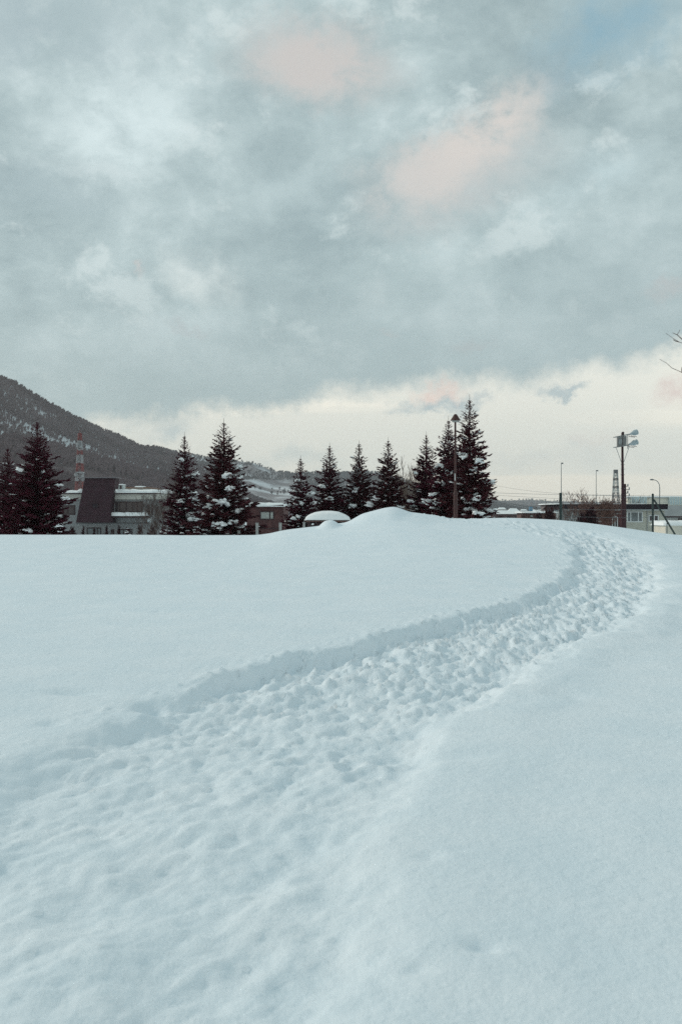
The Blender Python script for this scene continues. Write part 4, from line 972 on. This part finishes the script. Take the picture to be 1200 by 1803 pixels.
def arched(px0, px1, py0, py1, Y, parent):
    x0, x1, z0, z1 = R_(px0, px1, py0, py1, Y); c = (x0+x1)/2; R = (x1-x0)/2; zs = z1-R; fr = MB(); n_ = 10; w_ = R*.24; vs = []; fs = []
    path = [(x0, z0), (x0, zs)]+[(c-R*math.cos(math.pi*i/n_), zs+R*math.sin(math.pi*i/n_)) for i in range(1, n_)]+[(x1, zs), (x1, z0)]
    inn = [(x0+w_, z0), (x0+w_, zs)]+[(c-(R-w_)*math.cos(math.pi*i/n_), zs+(R-w_)*math.sin(math.pi*i/n_)) for i in range(1, n_)]+[(x1-w_, zs), (x1-w_, z0)]
    m_ = len(path)
    for yy in (Y-.06, Y-.002): vs += [(a, yy, b) for a, b in path]+[(a, yy, b) for a, b in inn]
    for i in range(m_-1): fs += [(i, i+1, m_+i+1, m_+i), (2*m_+i+1, 2*m_+i, 3*m_+i, 3*m_+i+1), (i+1, i, 2*m_+i, 2*m_+i+1), (m_+i, m_+i+1, 3*m_+i+1, 3*m_+i)]
    o = fr.add(vs, fs).build('arched_window', M_white, parent)
    MB().add([(a, Y-.02, b) for a, b in inn], [tuple(range(m_))[::-1]]).build('pane', M_glassd, o)
    MB().box(c-.03, c+.03, Y-.05, Y-.022, z0, z1-w_).build('mullion', M_white, o); return o
arched(1076.5, 1086.5, 908, 932, Yw, lh); arched(1049.5, 1057, 900.5, 919, Yw, lh)
window(lh, 1102.5, 1130.5, 900.5, 919.5, Yw+.02, M_white, M_glassg, (0, .24, .72, 1), .11, .08, .05)
window(lh, 1140.5, 1158.5, 906.5, 918.5, Yw+.02, M_white, M_glassd, (0, .55, 1), .11, .08, .05)
MB().tube([(at(1138.5, 0, Yw).x, Yw-.05, gz), (at(1138.5, 0, Yw).x, Yw-.05, zE)], .05, 6).build('downpipe', M_conc, lh)
window(lh, 992, 1001, 904, 914, Yw+.06, M_white, M_glassg, (0, 1), .08)
window(lh, 1004, 1013, 904, 914, Yw+.06, M_white, M_glassg, (0, 1), .08)

# neighbour with flat pale roof left of it
nb = thing('house', (at(976, 0, 118).x, 122, gz), 'low pale flat-roofed annexe behind the thick green post', 'house')
x0, x1, z0, z1 = R_(972, 990, 960, 889.5, 118); MB().box(x0, x1, 118, 125, gz-.3, z1).build('wall', mat('annexe_wall', (.20, .17, .17), .85), nb)
x0, x1, z0, z1 = R_(967, 992, 889.4, 888, 118); MB().box(x0, x1, 117.5, 125.5, z0, z1).build('roof_slab', M_eave, nb)
snow_slab('roof_snow', nb, x0, x1, 117.5, 125.5, z1, .12, 15, .04, n=14)
window(nb, 975.5, 980, 893, 899, 118, M_white, M_glassd, (0, 1), .06)

# factory block and grey house farther right
M_pale = mat('pale_cladding', (.68, .64, .55), .8, (.60, .57, .50), .4); M_blue = mat('bluish_panel_glass', (.46, .56, .59), .6, (.40, .50, .53), .6)
Yp = 230.0
fb = thing('building', (at(1160, 0, Yp).x, Yp+10, gz), 'long pale building with two bluish glazed blocks above the dark-roofed house', 'building')
x0, x1, z0, z1 = R_(1104, 1330, 960, 877, Yp); MB().box(x0, x1, Yp, Yp+4, gz-.3, z1).build('wall', M_pale, fb)
for a_, b_, c_, d_ in ((1110, 1137, 886.5, 875.5), (1177, 1215, 888.5, 875)):
    x0, x1, z0, z1 = R_(a_, b_, c_, d_, Yp-.5); blk = MB().box(x0, x1, Yp-.9, Yp-.005, z0, z1).build('glazed_block', M_blue, fb); n_ = max(3, int((b_-a_)/4))
    for i in range(n_+1):
        xx = x0+(x1-x0)*i/n_; MB().box(xx-.05, xx+.05, Yp-.96, Yp-.902, z0, z1).build('mullion', M_pale, blk)
x0, x1, z0, z1 = R_(1102, 1333, 877, 874.5, Yp); MB().box(x0, x1, Yp-.4, Yp+4.5, z0+.005, z0+.25).build('roof_edge', M_conc, fb)
snow_slab('roof_snow', fb, x0, x1, Yp-.4, Yp+4, z0+.25, .2, 16, .1, n=50)
Yg = 125.0
gh2 = thing('house', (at(1190, 0, Yg).x, Yg+4, gz), 'grey-roofed house cut by the right edge, partly hidden by the green brace', 'house')
x0, x1, z0, z1 = R_(1169, 1275, 960, 909.5, Yg); MB().box(x0, x1, Yg, Yg+8, gz-.3, z1).build('wall', mat('pale_siding', (.45, .46, .45), .8), gh2)
e0, e1 = at(1164, 909, Yg-.7), at(1280, 909, Yg-.7); zt_ = at(0, 889.5, Yg).z
r2f = MB().add([(e0.x, Yg-.7, e0.z), (e1.x, Yg-.7, e0.z), (e1.x, Yg+4, zt_), (e0.x, Yg+4, zt_), (e0.x, Yg+8.7, e0.z), (e1.x, Yg+8.7, e0.z)], [(0, 1, 2, 3), (3, 2, 5, 4), (0, 3, 4), (1, 5, 2), (0, 4, 5, 1)]).build('roof', mat('grey_roofing', (.24, .26, .27), .8, (.30, .32, .33), .8), gh2)
MB().box(e0.x, e1.x, Yg-.76, Yg-.703, e0.z-.16, e0.z+.02).build('gutter', M_frd, r2f)
window(gh2, 1192.5, 1206, 912.5, 917, Yg, M_frd, M_glassd, (0, .5, 1), .05)
bkx = bush(1212, 923, 112, 20, 'pale frosted hedge low at the right edge', 80, M_twigp, 900)
# snow-covered shed roofs by the right edge
sr_ = thing('shed', (at(1190, 0, 96).x, 98, gz), 'low shed buried in snow beyond the foot of the green brace', 'shed')
x0, x1, z0, z1 = R_(1170.5, 1240, 960, 925, 96); MB().box(x0, x1, 96, 100, gz-.3, z1).build('wall', M_pale, sr_)
snow_slab('roof_snow', sr_, x0-.2, x1+.2, 95.8, 100.2, z1, .48, 17, .05)

# --- brown shed and scattered far houses in the gap
bs = thing('shed', (at(950, 0, 104).x, 107, gz), 'long low brown shed with a thin sheet of snow on its roof', 'shed')
x0, x1, z0, z1 = R_(924, 978, 960, 904, 104); MB().box(x0, x1, 104, 109, gz-.3, z1).build('wall', mat('shed_brown', (.15, .09, .08), .85, (.10, .06, .055), 1.5), bs)
MB().box(x0-.3, x1+.2, 103.6, 109.4, z1+.003, z1+.07).build('roof_slab', M_eave, bs); snow_slab('roof_snow', bs, x0-.3, x1+.2, 103.6, 109.4, z1+.07, .15, 18, .04)
for a_, b_ in ((932, 938), (944, 952), (965, 972)): window(bs, a_, b_, 906.5, 911, 104, M_frd, M_curt, (0, 1), .05)
def far_house(p0, p1, top, eave, Y, label, wm, hip=.2, grp='snow-roofed houses far beyond the field'):
    x0, x1, _, zt_ = R_(p0, p1, 960, top, Y); ze_ = at(0, eave, Y).z; d = (x1-x0)*.8; t = thing('house', ((x0+x1)/2, Y+d/2, gz), label, 'house', grp)
    MB().box(x0+.2, x1-.2, Y+.3, Y+d-.3, gz-.3, ze_+.02).build('wall', wm, t); h = (x1-x0)*hip
    r = MB(); r.add([(x0, Y, ze_), (x1, Y, ze_), (x1, Y+d, ze_), (x0, Y+d, ze_), (x0+h, Y+d/2, zt_), (x1-h, Y+d/2, zt_)], [(0, 1, 5, 4), (1, 2, 5), (2, 3, 4, 5), (3, 0, 4), (0, 3, 2, 1)]); r.build('snowy_roof', SNOWP, t)
    zw = (ze_+gz)/2; wz = min(1.0, (ze_-gz)*.3)
    for k_ in range(3):
        xx = x0+(x1-x0)*(.2+.28*k_); MB().box(xx, xx+(x1-x0)*.12, Y+.24, Y+.297, ze_-.3-wz, ze_-.3).build('window', M_glassd, t)
M_w1 = mat('far_wall_a', (.30, .26, .25), .85); M_w2 = mat('far_wall_b', (.20, .20, .22), .85); M_w3 = mat('far_wall_c', (.12, .08, .08), .85)
far_house(866, 921, 898.5, 905, 118, 'wide snow-covered roof just right of the tallest spruce', M_w3, .08)
far_house(876, 891, 893.5, 896.8, 300, 'small far house with white roof nearest the tallest spruce', M_w1)
far_house(895, 913, 895, 899, 260, 'pale far house with a low roof in front of the horizon woods', M_w1)
far_house(936, 966, 897, 900.5, 220, 'flat snowy roof behind the long low brown shed', M_w2, .1)
far_house(916, 928, 896.5, 899, 320, 'tiny far house between the pale house and the shed', M_w2)
far_house(868, 876, 895, 898, 420, 'tiny far house touching the limbs of the tallest spruce', M_w2)
bt = thing('chimney', (at(933.5, 0, 215).x, 215, gz), 'small blue tank above the brown shed roof', 'tank'); bt.name = 'water_tank'
x_ = at(933.5, 0, 215).x; MB().lathe((x_, 215, at(0, 899.5, 215).z), [(.4, 0), (.42, .1), (.42, .75), (.3, .88)], 12).build('tank_body', mat('tank_blue', (.10, .22, .32), .6), bt)
MB().box(x_-.3, x_+.3, 214.7, 215.3, gz-.2, at(0, 899.5, 215).z-.002).build('stand', M_w2, bt)

# --- overhead wires
def wire(px0, py0, Y0, px1, py1, Y1, sagm, label, r=.011):
    a, b = at(px0, py0, Y0), at(px1, py1, Y1); pts = [a.lerp(b, t)-Vector((0, 0, sagm*4*t*(1-t))) for t in np.linspace(0, 1, 14)]
    o = MB().tube(pts, r, 4).build('overhead_wire', M_frd2, None, origin=tuple(a)); tag(o, label, 'wire', 'overhead wires crossing the sky at right')
wire(820, 866, 75, 1330, 872, 75, .15, 'upper thin wire running behind the poles above the long dark roof', .010)
wire(820, 868.5, 90, 1330, 888, 90, .2, 'middle thin wire sloping gently down to the right edge', .010)
wire(850, 850, 120, 1100, 872, 72, .4, 'faint wire running from behind the tallest spruce to the utility pole', .010)
wire(860, 876, 150, 960, 900, 110, .2, 'short dark wire slanting down over the far white roofs', .03)
wire(989, 896, 50, 1147, 897, 50, .03, 'thin line strung between the two green posts at roof level', .007)
wire(989, 909, 50, 1147, 911, 50, .03, 'lower thin line strung between the two green posts', .007)

# ================================================================== AIR
hz = MB().box(-5200, 5200, -300, 5200, -40, 420).build('haze', None); tag(hz, kind='stuff')
hm = bpy.data.materials.new('haze_air'); hm.use_nodes = True; t = NT(hm.node_tree)
for nd in list(t.n): t.n.remove(nd)
pv = t.new('ShaderNodeVolumePrincipled'); pv.inputs['Color'].default_value = (.90, .93, .95, 1); pv.inputs['Density'].default_value = 0.00009; pv.inputs['Anisotropy'].default_value = 0.2
t.new('ShaderNodeOutputMaterial', ins={'Volume': pv.outputs[0]}); hz.data.materials.append(hm)
sc.cycles.volume_step_rate = 5; sc.cycles.volume_bounces = 1
sc.cycles.use_denoising = False
sc.cycles.max_bounces = 8; sc.cycles.diffuse_bounces = 4
